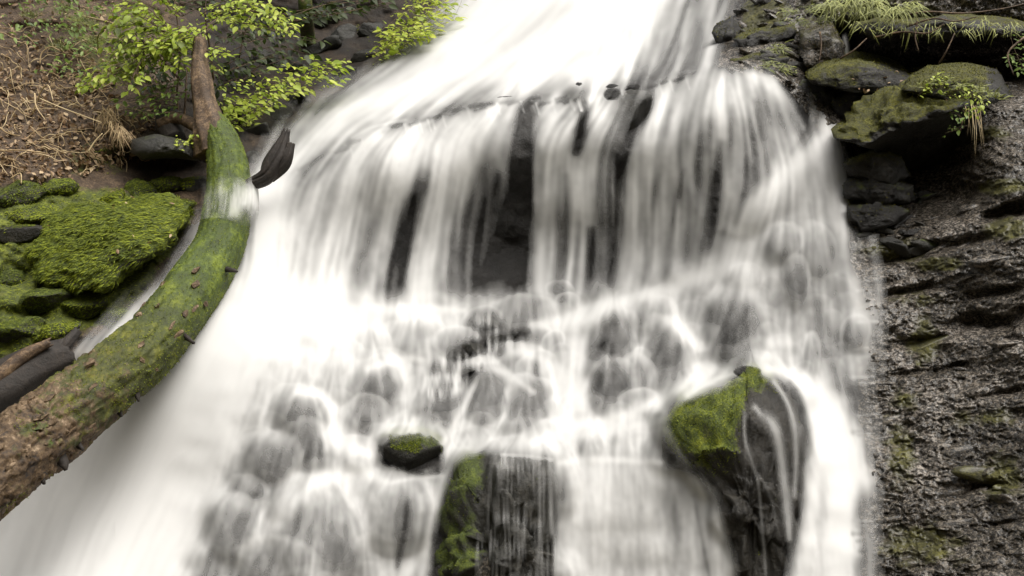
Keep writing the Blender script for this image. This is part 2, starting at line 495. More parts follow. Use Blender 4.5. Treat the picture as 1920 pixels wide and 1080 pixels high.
def terrain(TX, TY, fine):
    TYB = base_Y(TX, TY)
    le, re_ = edge_x(LEFT_EDGE, TY), edge_x(RIGHT_EDGE, TY)
    w_cliff = sstep(-30, 25, TX - re_); w_bank = sstep(-30, 25, le - TX); w_bed = np.clip(1 - w_cliff - w_bank, 0, 1)
    W0 = P(TX, TY, TYB); wx, wz = W0[..., 0], W0[..., 2]
    # layers of the cliff, broken and uneven, dipping to the left
    q = wz - 0.3 * wx + 0.16 * fbm(wx * 1.7, wz * 1.7, 1.0, 4, 5)
    lay = q / 0.26 + 1.6 * fbm(wx * 1.1, wz * 1.1, 0, 3, 9)
    li = np.floor(lay); lf = lay - li
    pres = sstep(-0.15, 0.5, vnoise(li * 7.3, wx * 1.9 + li * 3.1, 2.0, 3))
    strata = pres * (lf ** 2.2) * 0.014
    rough = 0.08 * fbm(wx * 3.2, wz * 4, 0, 4, 11, 0.6) + 0.014 * fbm(wx * 20, wz * 24, 0, 3, 12, 0.65)
    cliff_d = strata + rough
    if fine:
        wu, wv = wx * 26 + 0.6 * fbm(wx * 30, wz * 30, 0, 2, 81), (wz - 0.2 * wx) * 44 + 0.6 * fbm(wx * 30, wz * 30, 5, 2, 82)
        d1, d2, cv = worley(wu, wv, 4)
        cliff_d = cliff_d + 0.008 * cv + 0.008 * np.clip(d2 - d1, 0, .5)
        d1, d2, cv = worley(wu * 2.3, wv * 2.0, 14)
        cliff_d = cliff_d + 0.008 * cv + 0.010 * np.clip(d2 - d1, 0, .4)
    for (cx, cy, rx, ry, d) in [(1860,600,75,16,.16),(1900,395,60,14,.18),(1790,455,70,9,.10),(1700,545,60,8,.09),(1870,545,60,8,.09),(1835,915,40,7,.10),(1740,635,55,8,.07),(1780,690,40,6,.06),(1880,735,40,7,.07),(1700,480,70,8,.08),(1690,700,40,5,.05),(1880,980,30,5,.05),(1655,530,30,6,.06)]:
        u = (TX - cx) / rx; v = (TY - cy + 0.16 * (TX - cx)) / ry + 0.5 * fbm(TX / 30, TY / 30, 4, 2, 77)
        cliff_d = cliff_d - d * np.exp(-(np.abs(u) ** 3 + v * v))
    bed_d = -0.06 + 0.06 * fbm(wx * 5, wz * 6, 0, 5, 21)
    under = soft([(470,330),(700,250),(900,215),(1130,190),(1340,150),(1450,172),(1490,240),(1440,330),(1360,470),(1150,540),(700,550),(500,520)], TX, TY, 16)
    bed_d = bed_d - 0.16 * under
    bank_d = 0.09 * fbm(wx * 3, wz * 3.5, 0, 3, 41) + 0.05 * fbm(wx * 11, wz * 13, 0, 4, 42, 0.6)
    for (cx, cy, rx, ry, d) in [(325,310,70,38,.35),(250,300,40,25,.15),(30,520,40,25,.12),(110,545,45,18,.12),(60,590,50,16,.10),(160,590,40,18,.12),(560,60,130,70,.5)]:
        bank_d = bank_d - d * np.exp(-(((TX - cx) / rx) ** 2 + ((TY - cy) / ry) ** 2))
    cliff_d = cliff_d - 1.5 * np.exp(-(np.abs((TX - 1755) / 180) ** 4 + np.abs((TY - 108) / 50) ** 4))
    cliff_d = cliff_d - 0.35 * np.exp(-(np.abs((TX - 1720) / 120) ** 4 + np.abs((TY - 330) / 75) ** 4))
    T = TYB - (w_cliff * cliff_d + w_bank * bank_d + w_bed * bed_d)
    if not fine:
        T = T + 0.12 * sstep(0, 60, TX - re_)              # the bed dips under the cliff
    # moss
    mm = np.zeros_like(TX)
    for a, f, pts in [(0.75, 14, [(-320,350),(60,345),(250,352),(372,375),(360,430),(270,560),(130,650),(-320,760)]), (0.5, 40, [(60,-20),(330,-20),(330,120),(200,230),(60,60)]),
                      (0.42, 15, [(120,260),(260,250),(260,345),(100,345)]), (0.3, 12, [(640,-60),(850,-60),(840,20),(720,120),(640,110)]),
                      (0.75, 8, [(1400,-10),(1480,-10),(1470,50),(1380,85)]), (0.42, 12, [(1380,90),(1480,60),(1500,140),(1400,140)]), (0.5, 14, [(1480,-60),(1760,-60),(1750,60),(1500,70)])]:
        mm = np.maximum(mm, a * soft(pts, TX, TY, f))
    for (cx, cy, rx, ry, a) in [(1680,470,90,30,.4),(1760,495,50,16,.6),(1890,430,50,25,.55),(1880,350,60,18,.55),(1730,640,40,60,.42),(1710,560,60,30,.3),(1690,850,50,90,.36),(1880,900,50,60,.45),(1740,1020,120,60,.4),(1840,780,90,30,.32),(1650,400,50,30,.45),(1860,250,60,20,.4),(1700,750,60,40,.3)]:
        mm = np.maximum(mm, 1.5 * a * np.exp(-(((TX - cx) / rx) ** 2 + ((TY - cy) / ry) ** 2)))
    return T, mm

ST = 3.6
TX, TY = np.meshgrid(np.arange(-300, 1760, ST), np.arange(-200, 1301, ST))
TERR, mossmap = terrain(TX, TY, False)
TV = P(TX, TY, TERR)
bank_shade = soft([(390,-260),(900,-260),(860,0),(720,130),(640,240),(560,340),(400,350),(330,330),(230,330),(250,260),(330,210),(340,60)], TX, TY, 22) * np.clip(0.85 + 0.5 * fbm(TX / 40.0, TY / 22.0, 0, 3, 66), 0, 1)  # where the soil is darkened to stand in for shade
ny, nx = TX.shape
fx = (TX[:-1, :-1] + TX[1:, 1:]) / 2; fy = (TY[:-1, :-1] + TY[1:, 1:]) / 2
is_bank = fx < edge_x(LEFT_EDGE, fy); far_in = fx > edge_x(RIGHT_EDGE, fy) + 50
for nm, msk, mat in (("stream_bed", ~is_bank & ~far_in, "bed"), ("bank", is_bank, "soil")):
    V, F, A = compact(TV.reshape(-1, 3), grid_faces(ny, nx, msk), {"moss": mossmap, "bank_shade": bank_shade})
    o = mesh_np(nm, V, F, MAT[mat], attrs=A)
    o["kind"] = "structure"
SC = 2.2
KX, KY = np.meshgrid(np.arange(1330, 2221, SC), np.arange(-200, 1301, SC))
CLF, kmoss = terrain(KX, KY, True)
fx = (KX[:-1, :-1] + KX[1:, 1:]) / 2; fy = (KY[:-1, :-1] + KY[1:, 1:]) / 2
V, F, A = compact(P(KX, KY, CLF).reshape(-1, 3), grid_faces(*KX.shape, fx > edge_x(RIGHT_EDGE, fy) - 4), {"moss": kmoss})
CLIFF = mesh_np("rock_slope", V, F, MAT["cliff"], attrs=A)
CLIFF["kind"] = "structure"

def terr_Y(px, py):
    a = bil(TERR, (np.asarray(px, float) + 300) / ST, (np.asarray(py, float) + 200) / ST)
    b = bil(CLF, (np.asarray(px, float) - 1330) / SC, (np.asarray(py, float) + 200) / SC)
    return np.where(np.asarray(px, float) > edge_x(RIGHT_EDGE, py), b, a)

# valley floor with the plunge pool below, plus an added, unseen slope behind the camera that blocks front sky
def valley():
    gx, gy = np.meshgrid(np.linspace(-22, 22, 90), np.linspace(-26, 4.4, 70))
    gz = -0.75 + 0.12 * fbm(gx * .8, gy * .8, 0, 4, 3) + 0.5 * np.clip(np.abs(gx) - 3.5, 0, 99) ** 1.1 + 0.9 * np.clip(-gy - 5, 0, 99) ** 0.95
    V = np.stack([gx, gy, gz], -1).reshape(-1, 3)
    o = mesh_np("ground", V, grid_faces(70, 90), MAT["soil"], attrs={"moss": np.full(V.shape[0], 0.45)})
    o["kind"] = "structure"
valley()

# ------------------------------------------------------------------ rocks
def unit_ico(sub):
    bm = bmesh.new()
    bmesh.ops.create_icosphere(bm, subdivisions=sub, radius=1.0)
    V = np.array([v.co[:] for v in bm.verts]); F = np.array([[v.index for v in f.verts] for f in bm.faces])
    bm.free()
    return V, F
ICO = {s: unit_ico(s) for s in (3, 4, 5)}

def rock_shape(sub, seed, planes=7, cut=(0.62, 0.95), noise=0.12, fine=0.03):
    V, F = ICO[sub]
    V = V.copy()
    r = np.random.default_rng(seed)
    for _ in range(planes):
        n = r.normal(size=3); n /= np.linalg.norm(n)
        d = r.uniform(*cut)
        V -= np.clip(V @ n - d, 0, None)[:, None] * n * 0.92
    V *= (1 + noise * fbm(V[:, 0] * 1.6 + seed, V[:, 1] * 1.6, V[:, 2] * 1.6, 3, seed))[:, None]
    V *= (1 + fine * fbm(V[:, 0] * 7 + seed, V[:, 1] * 7, V[:, 2] * 7, 3, seed + 5, 0.6))[:, None]
    return V, F

def rock(name, cx, cy, rx, ry, mat, label, cat="rock", group=None, seed=0, dY=0.0, push=0.35, rd=None, tilt=0.0, sub=4, planes=7, cut=(0.62, 0.95), moss=0.0, noise=0.12, Y=None, fine=0.03, mossfn=None):
    yb = float(terr_Y(cx, cy)) if Y is None else Y
    k = yb / FPX
    rd_ = (0.55 * (rx + ry) if rd is None else rd) * k
    V, F = rock_shape(sub, seed, planes, cut, noise, fine)
    V = V * np.array([rx * k * 1.05, rd_, ry * k * 1.05])
    c, s = math.cos(tilt), math.sin(tilt)
    V = np.stack([V[:, 0] * c + V[:, 2] * s, V[:, 1], -V[:, 0] * s + V[:, 2] * c], -1)
    ctr = P(cx, cy, yb + push * rd_ + dY)
    Vw = V + ctr
    mo = np.full(len(V), moss)
    if mossfn is not None:
        pxs, pys = to_px(Vw)
        mo = mossfn(pxs, pys, V)
    me_o = mesh_np(name, V, F, MAT[mat], attrs={"moss": mo})
    me_o.location = Vector(ctr.tolist())
    tag(me_o, label, cat, group)
    return me_o
for i, (cx, cy, rx, ry, b) in enumerate(VEILED + FILL):
    special = {(1381,612): "large round dark boulder under a thin veil below the wide curtain",
               (1145,640): "tall dark boulder with cracked face between white runnels", (1146,728): "dark ribbed boulder directly below the tall cracked one",
               (1256,668): "egg shaped grey boulder capped by white water", (579,842): "dark block in the left cascade", (592,1008): "broad grey boulder under thin water beside the wet wall",
               (977,588): "flat slab at the foot of the water curtain", (1492,530): "narrow dark pillar rock under the right hand fan",
               (825,757): "dark ribbed step of rock above the small mossy boulder"}.get((cx, cy))
    size = "large" if rx + ry > 84 else ("small" if rx + ry < 52 else "middling")
    where = ("below the fallen log" if cx < 660 and cy < 900 else "beside the wet wall" if cx < 700 else "under the right hand fan of water" if cx > 1420
             else "under the foot of the curtain" if cy < 615 else "between the rock rib and the mossy boulder" if cx > 930 else "left of the dark rock rib")
    rock("boulder", cx, cy, rx, ry, "boulder", special or f"{size} wet boulder veiled by white water {where}", "boulder",
         None if special else "boulders veiled by the cascade", seed=1000 + i, push=0.42 if b != .7 else 0.45, planes=8, cut=(0.62, 0.95), noise=0.14, sub=4 if b != .7 else 3, tilt=0.25 * math.sin(cx * 1.7 + cy))
# bare rocks of the cascade
rock("mossy_boulder", 770, 848, 64, 42, "darkmoss", "low rounded boulder with a moss cap, ringed by white water", "boulder", seed=201, push=0.05, mossfn=lambda px, py, V: 0.45 - 0.5 * sstep(845, 865, py) - 0.4 * sstep(745, 715, px), planes=7, cut=(0.6, 0.9))
for i, (cx, cy, rx, ry, t, lab) in enumerate([
  (935,642,46,20,-.35,"dark brown slanting rock rib standing clear of the water"), (985,630,18,11,0.1,"small dark pebble shaped rock at the tip of the rib"),
  (890,660,30,22,-.2,"cracked dark rock at the top of the stony staircase"), (852,672,26,18,-.1,"dark blocky rock left of the cracked one"),
  (826,698,26,18,.1,"dark stone on the left of the stony staircase"), (868,700,30,15,-.1,"thin dark ledge stone below the cracked rock"),
  (912,612,26,20,0,"dark knob of rock above the slanting rib"), (880,634,20,14,.3,"little dark stone topping the stony staircase"),
  (806,724,22,16,.2,"dark stone low on the stony staircase"), (842,728,26,13,-.15,"flat dark tread stone low on the stony staircase"), (945,598,18,12,.1,"small dark stone beside the knob under the curtain"), (905,680,20,12,-.3,"wedge of dark stone under the slanting rib")]):
    rock("bare_rock", cx, cy, rx, ry, "darkmoss", lab, "rock", seed=220 + i, push=0.1, tilt=t, planes=16, cut=(0.45, 0.8), moss=0.02, noise=0.2, fine=0.08, sub=4)
# rocks on the lip
rock("lip_stone", 1148, 176, 22, 18, "boulder", "small black stone perched on the lip of the falls", "rock", seed=260, push=-0.2, planes=9)
rock("lip_stone", 1186, 168, 17, 14, "boulder", "smaller black stone perched beside the first on the lip", "rock", seed=261, push=-0.2, planes=9)
rock("lip_rock", 1180, 215, 42, 52, "darkmoss", "brown mossy rock splitting the curtain at the lip", "rock", seed=262, push=-0.1, tilt=.7, planes=8, moss=0.1)
rock("lip_rock", 1085, 215, 20, 60, "boulder", "slim dark rock between two curtains of water", "rock", seed=263, push=0.05, planes=8)
for i, (cx, cy, rx, ry) in enumerate([(640,268,60,12),(735,234,60,10),(840,210,60,9),(930,198,50,9),(1020,187,50,9),(1290,146,60,10)]):
    rock("lip_rock", cx, cy, rx, ry, "boulder", "thin dark edge of rock along the lip of the water curtain", "rock", "rocks along the lip", seed=270 + i, push=0.75, tilt=-.22, planes=8, rd=40)
# right bank rocks
def ob_moss(px, py, V):
    return 0.75 * sstep(-0.02, 0.16, V[:, 2] - 0.02 + 0.05 * fbm(V[:, 0] * 8, V[:, 1] * 8, V[:, 2] * 8, 3, 4)) - 0.1
def slab(name, outline, Yf, depth, mat, label, cat="rock", seed=0, lean=0.0, mossfn=None, bulge=0.08, back=0.75, rough_amp=0.02, group=None, toplift=0.0, prof=None):
    """faceted rock: an outline in the place, extruded back, its faces broken up and roughened"""
    pts = np.array(outline, float)
    d = []
    n = len(pts)
    for i in range(n):
        a, b = pts[i], pts[(i + 1) % n]
        m = max(2, int(np.linalg.norm(b - a) / 9))
        for k in range(m):
            d.append(a + (b - a) * k / m)
    d = np.array(d)
    ctr2 = d.mean(0)
    rings, N = [], len(d)
    for s_, off in tuple((x, 0.0) for x in np.linspace(0.01, 0.86, 26)) + ((0.9, 0.01), (0.94, 0.02), (0.97, 0.04), (1.0, 0.1), (1.0, 0.3), (0.97, 0.55), (0.9, 0.8), (back, 1.0)):
        rel = d - ctr2
        ell = rel / (np.linalg.norm(rel, axis=1)[:, None]) * np.array([np.ptp(d[:, 0]), np.ptp(d[:, 1])]) * 0.4
        wgt = s_ ** 2.5
        p = ctr2 + (rel * wgt + ell * (1 - wgt)) * s_
        f = Yf - bulge * (1 - s_ ** 2) + off * depth + lean * (p[:, 1] - ctr2[1]) / 100.0
        if prof is not None: f = f + prof(p[:, 0], p[:, 1])
        w = P(p[:, 0], p[:, 1], f)
        w[:, 2] += toplift * off
        rings.append(w)
    V = np.array(rings)                                        # ring, N, 3
    Vf = V.reshape(-1, 3)
    nz = fbm(Vf[:, 0] * 5 + seed, Vf[:, 1] * 5, Vf[:, 2] * 5, 4, seed, 0.6)
    nz2 = fbm(Vf[:, 0] * 28 + seed, Vf[:, 1] * 28, Vf[:, 2] * 28, 3, seed + 3, 0.6)
    c3 = Vf.mean(0)
    dirv = Vf - c3; dirv /= np.linalg.norm(dirv, axis=1)[:, None] + 1e-6
    w1, w2, wv_ = worley(Vf[:, 0] * 9 + seed, Vf[:, 2] * 11 + Vf[:, 1] * 7, seed)
    Vf = Vf + dirv * (rough_amp * 1.6 * nz + rough_amp * 0.6 * nz2 + rough_amp * 0.8 * wv_ * np.clip((w2 - w1) * 3, 0, 1))[:, None]
    R = len(rings)
    F = []
    for r_ in range(R - 1):
        a = r_ * N + np.arange(N); b = r_ * N + (np.arange(N) + 1) % N
        F.append(np.stack([a, a + N, b + N, b], -1))
    F = np.concatenate(F)
    mo = np.zeros(len(Vf)) if mossfn is None else mossfn(*to_px(Vf), Vf - c3)
    tn = fbm(Vf[:, 0] * 22, Vf[:, 1] * 22, Vf[:, 2] * 22, 3, seed + 8)
    Vf = Vf + dirv * (np.clip(mo - .2, 0, .5) * 0.06 * (0.6 + 0.9 * tn))[:, None]      # moss has thickness
    o = mesh_np(name, Vf - c3, F, MAT[mat], attrs={"moss": mo})
    o.location = Vector(c3.tolist())
    return tag(o, label, cat, group)

def top_moss(px, py, V):
    line = np.interp(px, [1560, 1620, 1680, 1760, 1830, 1900], [272, 275, 245, 225, 190, 185]) + 12 * fbm(px / 15, py / 15, 0, 2, 6)
    return 0.7 * sstep(10, -25, py - line) + 0.0 * px
def ob_prof(px, py):
    r = np.interp(px, [1562, 1620, 1660, 1700, 1760, 1800, 1848], [266, 272, 252, 238, 222, 205, 215])
    d = (py - r) / 100.0
    return np.where(d < 0, -d * 0.3, d * 0.75)
slab("overhanging_boulder", [(1562,262),(1600,222),(1650,192),(1720,172),(1780,168),(1815,178),(1840,215),(1848,270),(1820,318),(1780,360),(1735,372),(1690,330),(1648,292),(1600,276)], 5.42, 0.75, "olivemoss",
     "big overhanging boulder with mossy sloping top and black underside", "boulder", seed=301, mossfn=top_moss, prof=ob_prof, bulge=0.05, back=0.85, rough_amp=0.05, toplift=0.12)
slab("mossy_slab", [(1512,150),(1545,128),(1600,120),(1660,132),(1705,150),(1720,168),(1680,178),(1600,172),(1530,160)], 5.9, 0.6, "olivemoss",
     "flat slab carpeted with yellow green moss and fallen leaves above the spout", "rock", seed=302, mossfn=lambda px, py, V: 0.5 - 0.35 * sstep(1600, 1680, px) - 0.5 * sstep(162, 172, py), bulge=0.02, back=0.9, rough_amp=0.02, toplift=0.1)
slab("mossy_slab", [(1700,170),(1740,150),(1810,146),(1880,158),(1895,185),(1860,200),(1800,188),(1740,184)], 5.5, 0.5, "olivemoss",
     "pale edged slab with bright green plants on top of the overhanging boulder", "rock", seed=303, mossfn=lambda px, py, V: 0.55 * sstep(1870, 1830, px) + 0 * py, bulge=0.02, back=0.9, rough_amp=0.015, toplift=0.1)
for i, (pts, Y, lab) in enumerate([
  ([(1590,310),(1640,292),(1680,300),(1700,330),(1660,345),(1610,338)], 5.6, "wedge of mossy rock under the overhanging boulder"),
  ([(1585,345),(1640,338),(1700,352),(1712,378),(1650,386),(1590,372)], 5.6, "flat dark stone below the mossy wedge"),
  ([(1592,388),(1650,380),(1690,398),(1680,420),(1620,430),(1590,410)], 5.55, "wet black stone with pale glints beside the right hand fan"),
  ([(1480,165),(1530,160),(1560,180),(1550,240),(1525,258),(1505,230)], 6.1, "dark recessed rock behind the little spout"),
  ([(1560,185),(1640,175),(1690,185),(1640,225),(1590,250),(1570,225)], 6.02, "brown block of rock under the leaf strewn slab"),
  ([(1500,60),(1560,52),(1580,90),(1570,130),(1520,140),(1490,110)], 6.2, "pale jointed rock at the small upper trickle"),
  ([(1375,75),(1430,62),(1490,48),(1495,66),(1440,92),(1385,108)], 6.35, "long mossy ledge rock right of the upper falls"),
  ([(1372,112),(1430,100),(1480,108),(1470,138),(1410,142),(1365,132)], 6.15, "mossy ledge rock just above the wide dome of water"),
  ([(1345,60),(1372,40),(1385,60),(1372,105),(1345,120)], 6.6, "grey stone at the side of the upper falls"),
  ([(1590,52),(1650,40),(1700,44),(1800,38),(1900,42),(1960,60),(1900,72),(1830,64),(1760,76),(1690,66),(1640,78)], 6.05, "thick turf covered rock lip roofing the dark hollow"),
  ([(1640,160),(1720,140),(1800,130),(1870,140),(1860,160),(1760,170)], 6.2, "grey gravelly floor stone inside the dark hollow"),
  ]):
    slab("ledge_rock", pts, Y, 0.45, ["olivemoss", "boulder", "boulder", "boulder", "boulder", "cliff", "olivemoss", "olivemoss", "boulder", "olivemoss", "cliff"][i], lab, "rock", seed=320 + i,
         mossfn=lambda px, py, V: np.where(V[:, 2] > 0.0, 0.35, 0.1), bulge=0.03, rough_amp=0.04, toplift=0.06)
# the column of rock at the bottom
slab("rock_column", [(842,890),(855,865),(880,850),(930,846),(985,850),(1030,858),(1044,900),(1050,980),(1046,1080),(1050,1220),(780,1220),(800,1080),(815,1000),(828,940)], 4.64, 0.5, "darkmoss",
     "tall craggy dark rock column with a mossy left flank and trickles on its front", "rock", seed=241, mossfn=lambda px, py, V: 0.5 * sstep(925, 880, px) + 0.02, bulge=0.07, back=0.9, rough_amp=0.055,
     prof=lambda px, py: 0.16 * sstep(900, 840, py) + 0.12 * sstep(880, 810, px) + 0.04 * fbm(px / 20, py / 24, 0, 3, 7) + 0.05 * sstep(935, 915, px))
rock("wet_stone", 925, 1065, 58, 42, "cliff", "pale grey glistening stone at the foot of the rock column", "rock", seed=242, Y=4.66, push=-0.1, rd=50, planes=9, moss=-0.3, fine=0.1)
# the big mossy boulder, lower right
def bb_moss(px, py, V):
    edge_ = np.interp(py, [700, 740, 800, 860, 900], [1470, 1400, 1392, 1388, 1340])
    return 0.62 * sstep(8, -14, px - edge_ + 10 * fbm(px / 16, py / 16, 0, 2, 3)) * sstep(905, 865, py + 0.25 * (1330 - px)) + 0.04
slab("mossy_boulder", [(1252,800),(1262,765),(1290,745),(1335,735),(1375,733),(1395,722),(1402,706),(1425,700),(1448,712),(1470,738),(1492,775),(1506,830),(1514,890),(1508,970),(1485,1040),(1462,1130),(1462,1220),(1400,1220),(1388,1080),(1368,985),(1338,925),(1300,882),(1265,840)], 4.66, 0.6, "mossrock",
     "massive dark wet boulder with thick green moss over its top and left shoulder", "boulder", seed=251, mossfn=bb_moss, bulge=0.1, back=0.9, rough_amp=0.05,
     prof=lambda px, py: 0.22 * sstep(800, 700, py) + 0.1 * sstep(1330, 1255, px) + 0.12 * sstep(1460, 1515, px) - 0.05 * sstep(1400, 1380, px) * sstep(880, 840, py) + 0.05 * fbm(px / 24, py / 50, 0, 3, 5))
rock("boulder", 1400, 698, 32, 19, "boulder", "smooth grey brown stone just above the massive mossy boulder", "boulder", seed=253, push=0.1, planes=4)
rock("dark_boulder", 1496, 775, 24, 64, "boulder", "narrow dark boulder arching beside the bright right hand stream", "boulder", seed=255, push=0.0, tilt=.25, planes=6, cut=(0.7, 0.95))
# broken rock along the left side of the upper falls
for i, (cx, cy, rx, ry) in enumerate([(690,110,34,22),(640,150,40,22),(600,95,44,26),(560,190,40,24),(520,215,36,22),(480,250,34,20),(650,70,36,22),(540,130,40,26),(470,300,30,24),(500,120,34,26),(700,60,30,20),(610,40,36,22)]):
    rock("bank_rock", cx, cy, rx, ry, "darkmoss", "dark angular rock set in the shaded earth beside the upper falls", "rock", "rocks beside the upper falls", seed=1500 + i, push=0.25, planes=13, cut=(0.45, 0.8), moss=0.12, noise=0.2, fine=0.09, tilt=-.4)
# left bank rocks under moss
mr = np.random.default_rng(5)
BANKROCKS = [(30,372,55,32,"round moss covered boulder at the edge of the leaf litter"),(110,355,36,20,"small domed moss cushion stone below the litter"),(75,412,58,26,"low moss covered stone below the round boulder"),
  (215,375,30,20,"grey green lump of stone beside the mossy blocks"),(262,358,34,24,"mossy block with a black shaded face"),(310,352,44,20,"flat moss topped block under the root hollow"),
  (365,350,26,28,"brown stone wedged against the fallen log"),(35,440,55,24,"bare brown stone in the moss"),
  (70,565,60,24,"dark mossy ledge stone low on the bank"),(150,575,52,24,"pointed mossy stone with a black hollow beneath"),(30,620,60,24,"dark green stone beside the rotten wood"),
  (110,625,50,20,"dark moss stone above the rotten wood"),(215,600,40,22,"sprayed mossy stone at the edge of the white run"),(20,530,44,22,"dark stone in the mossy bank")]
for i, (cx, cy, rx, ry, lab) in enumerate(BANKROCKS):
    rock("mossy_rock", cx, cy, rx, ry, "mossrock", lab, "rock", seed=400 + i, push=0.15, moss=0.45 if i not in (6, 7) else 0.05, planes=8, cut=(0.55, 0.9), tilt=-0.2)
slab("moss_mound", [(60,470),(95,410),(140,385),(200,388),(260,372),(320,366),(362,382),(350,415),(312,455),(252,500),(192,538),(140,536),(90,525)], 5.62, 0.5, "mossrock",
     "broad mound of long streaming green moss above the log", "moss", seed=420, lean=-0.2, mossfn=lambda px, py, V: 0.6 + 0 * px, bulge=0.12, rough_amp=0.03)
slab("root_rock", [(250,262),(290,250),(340,262),(372,280),(370,300),(320,296),(270,300),(248,285)], 6.05, 0.4, "darkmoss", "brown earthy rock roofing the black hollow beside the stump", "rock", seed=421, mossfn=lambda px, py, V: 0.15 + 0 * px)

# stones standing proud of the rock slope
sr = np.random.default_rng(88)
for k in range(120):
    cx = sr.uniform(1625, 1925); cy = sr.uniform(390, 1085)
    if cx < edge_x(RIGHT_EDGE, cy) + 25: continue
    w = sr.uniform(14, 48) * (2.0 if sr.random() < .22 else 0.9); h = w * sr.uniform(0.14, 0.36)
    kk = float(terr_Y(cx, cy)) / FPX
    Vr, Fr = rock_shape(3, 500 + k, 9, (0.45, 0.85), 0.14, 0.05)
    tilt = -0.14 + sr.normal() * 0.2
    Vr = Vr * np.array([w * kk, w * 0.5 * kk, h * kk])
    c_, s_ = math.cos(tilt), math.sin(tilt)
    Vr = np.stack([Vr[:, 0] * c_ - Vr[:, 2] * s_, Vr[:, 1], Vr[:, 0] * s_ * -1 + Vr[:, 2] * c_], -1)
    ctr = P(cx, cy, float(terr_Y(cx, cy)) + 0.4 * w * kk)
    mo = float(bil(kmoss, np.array((cx - 1330) / SC), np.array((cy + 200) / SC)))
    mesh_np("stone", Vr + ctr, Fr, MAT["cliff"], CLIFF, attrs={"moss": np.full(len(Vr), mo)})

def stone_at(cx, cy, w, h, seed, mat="cliff", moss=None, dY=0.0, tilt=-0.16):
    kk = float(terr_Y(cx, cy)) / FPX
    Vr, Fr = rock_shape(3, seed, 11, (0.42, 0.8), 0.16, 0.07)
    Vr = Vr * np.array([w * kk, w * 0.55 * kk, h * kk])
    c_, s_ = math.cos(tilt), math.sin(tilt)
    Vr = np.stack([Vr[:, 0] * c_ - Vr[:, 2] * s_, Vr[:, 1], Vr[:, 0] * -s_ + Vr[:, 2] * c_], -1)
    ctr = P(cx, cy, float(terr_Y(cx, cy)) + 0.2 * w * kk + dY)
    mo = float(bil(kmoss, np.array((cx - 1330) / SC), np.array((cy + 200) / SC))) if moss is None else moss
    mesh_np("stone", Vr + ctr, Fr, MAT[mat], CLIFF, attrs={"moss": np.full(len(Vr), mo)})
for k in range(62):
    cx, cy = sr.uniform(1365, 1600), sr.uniform(-10, 155)
    if cx < edge_x(RIGHT_EDGE, cy) + 6: continue
    w = sr.uniform(9, 30)
    stone_at(cx, cy, w, w * sr.uniform(.35, .7), 800 + k, "mossrock" if sr.random() < .5 else "cliff", sr.choice([0.0, .35]), tilt=sr.normal() * .3 + .3)
for k in range(34):
    cx, cy = sr.uniform(1600, 1740), sr.uniform(320, 470)
    w = sr.uniform(10, 34)
    stone_at(cx, cy, w, w * sr.uniform(.3, .6), 900 + k, "darkmoss" if sr.random() < .6 else "boulder", sr.choice([0.0, .3]), dY=-.03, tilt=sr.normal() * .25)
for k in range(26):
    cx, cy = sr.uniform(1640, 1920), sr.uniform(130, 175)
    w = sr.uniform(10, 30)
    stone_at(cx, cy, w, w * sr.uniform(.3, .5), 950 + k, "cliff", 0.0, dY=-.05)
# ------------------------------------------------------------------ the fallen log
def catmull(P0, n):
    P0 = np.array(P0, float)
    Q = np.vstack([2 * P0[0] - P0[1], P0, 2 * P0[-1] - P0[-2]])
    out = []
    for i in range(1, len(Q) - 2):
        for t in np.linspace(0, 1, n, endpoint=False):
            a, b, c, d = Q[i - 1], Q[i], Q[i + 1], Q[i + 2]
            out.append(0.5 * (2 * b + (c - a) * t + (2 * a - 5 * b + 4 * c - d) * t * t + (3 * b - a - 3 * c + d) * t ** 3))
    out.append(P0[-1])
    return np.array(out)

def frames(C):
    T = np.gradient(C, axis=0); T /= np.linalg.norm(T, axis=1)[:, None]
    up = np.array([0, -1.0, 0.25])
    N = np.cross(T, up); N /= np.linalg.norm(N, axis=1)[:, None] + 1e-9
    B = np.cross(N, T)
    return T, N, B

def tube(C, R, seg, disp=None, cap=True):
    """C (n,3) centre line, R (n,) radii; disp(n,seg) relative radius; returns verts, quads"""
    T, N, B = frames(C)
    a = np.linspace(0, 2 * math.pi, seg, endpoint=False)
    rr = R[:, None] * (1 + (disp if disp is not None else 0))
    rr = np.broadcast_to(rr, (len(C), seg))
    V = C[:, None] + rr[..., None] * (np.cos(a)[None, :, None] * N[:, None] + np.sin(a)[None, :, None] * B[:, None])
    n = len(C)
    i = np.arange(n - 1)[:, None] * seg; j = np.arange(seg)[None]; j2 = (j + 1) % seg
    F = np.stack([i + j, i + j2, i + seg + j2, i + seg + j], -1).reshape(-1, 4)
    V = V.reshape(-1, 3)
    if cap:
        V = np.vstack([V, C[0], C[-1]])
        k0, k1 = n * seg, n * seg + 1
        jj = np.arange(seg)
        F = np.vstack([F, np.stack([np.full(seg, k0), (jj + 1) % seg, jj, jj], -1), np.stack([np.full(seg, k1), (n - 1) * seg + jj, (n - 1) * seg + (jj + 1) % seg, (n - 1) * seg + (jj + 1) % seg], -1)])
        bad = F[:, 2] == F[:, 3]
        return V, F, bad
    return V, F, None

def mesh_mixed(name, V, F, bad, mat, parent=None, attrs=None, smooth=True):
    me = bpy.data.meshes.new(name)
    faces = [tuple(f[:3]) if b else tuple(f) for f, b in zip(F.tolist(), bad.tolist())] if bad is not None else F.tolist()
    me.from_pydata(V.tolist(), [], faces)
    me.polygons.foreach_set("use_smooth", np.full(len(faces), smooth, bool))
    for an, av in (attrs or {}).items():
        at = me.attributes.new(an, 'FLOAT', 'POINT'); at.data.foreach_set("value", np.asarray(av, np.float32))
    me.materials.append(mat)
    return link_mesh(name, me, parent)

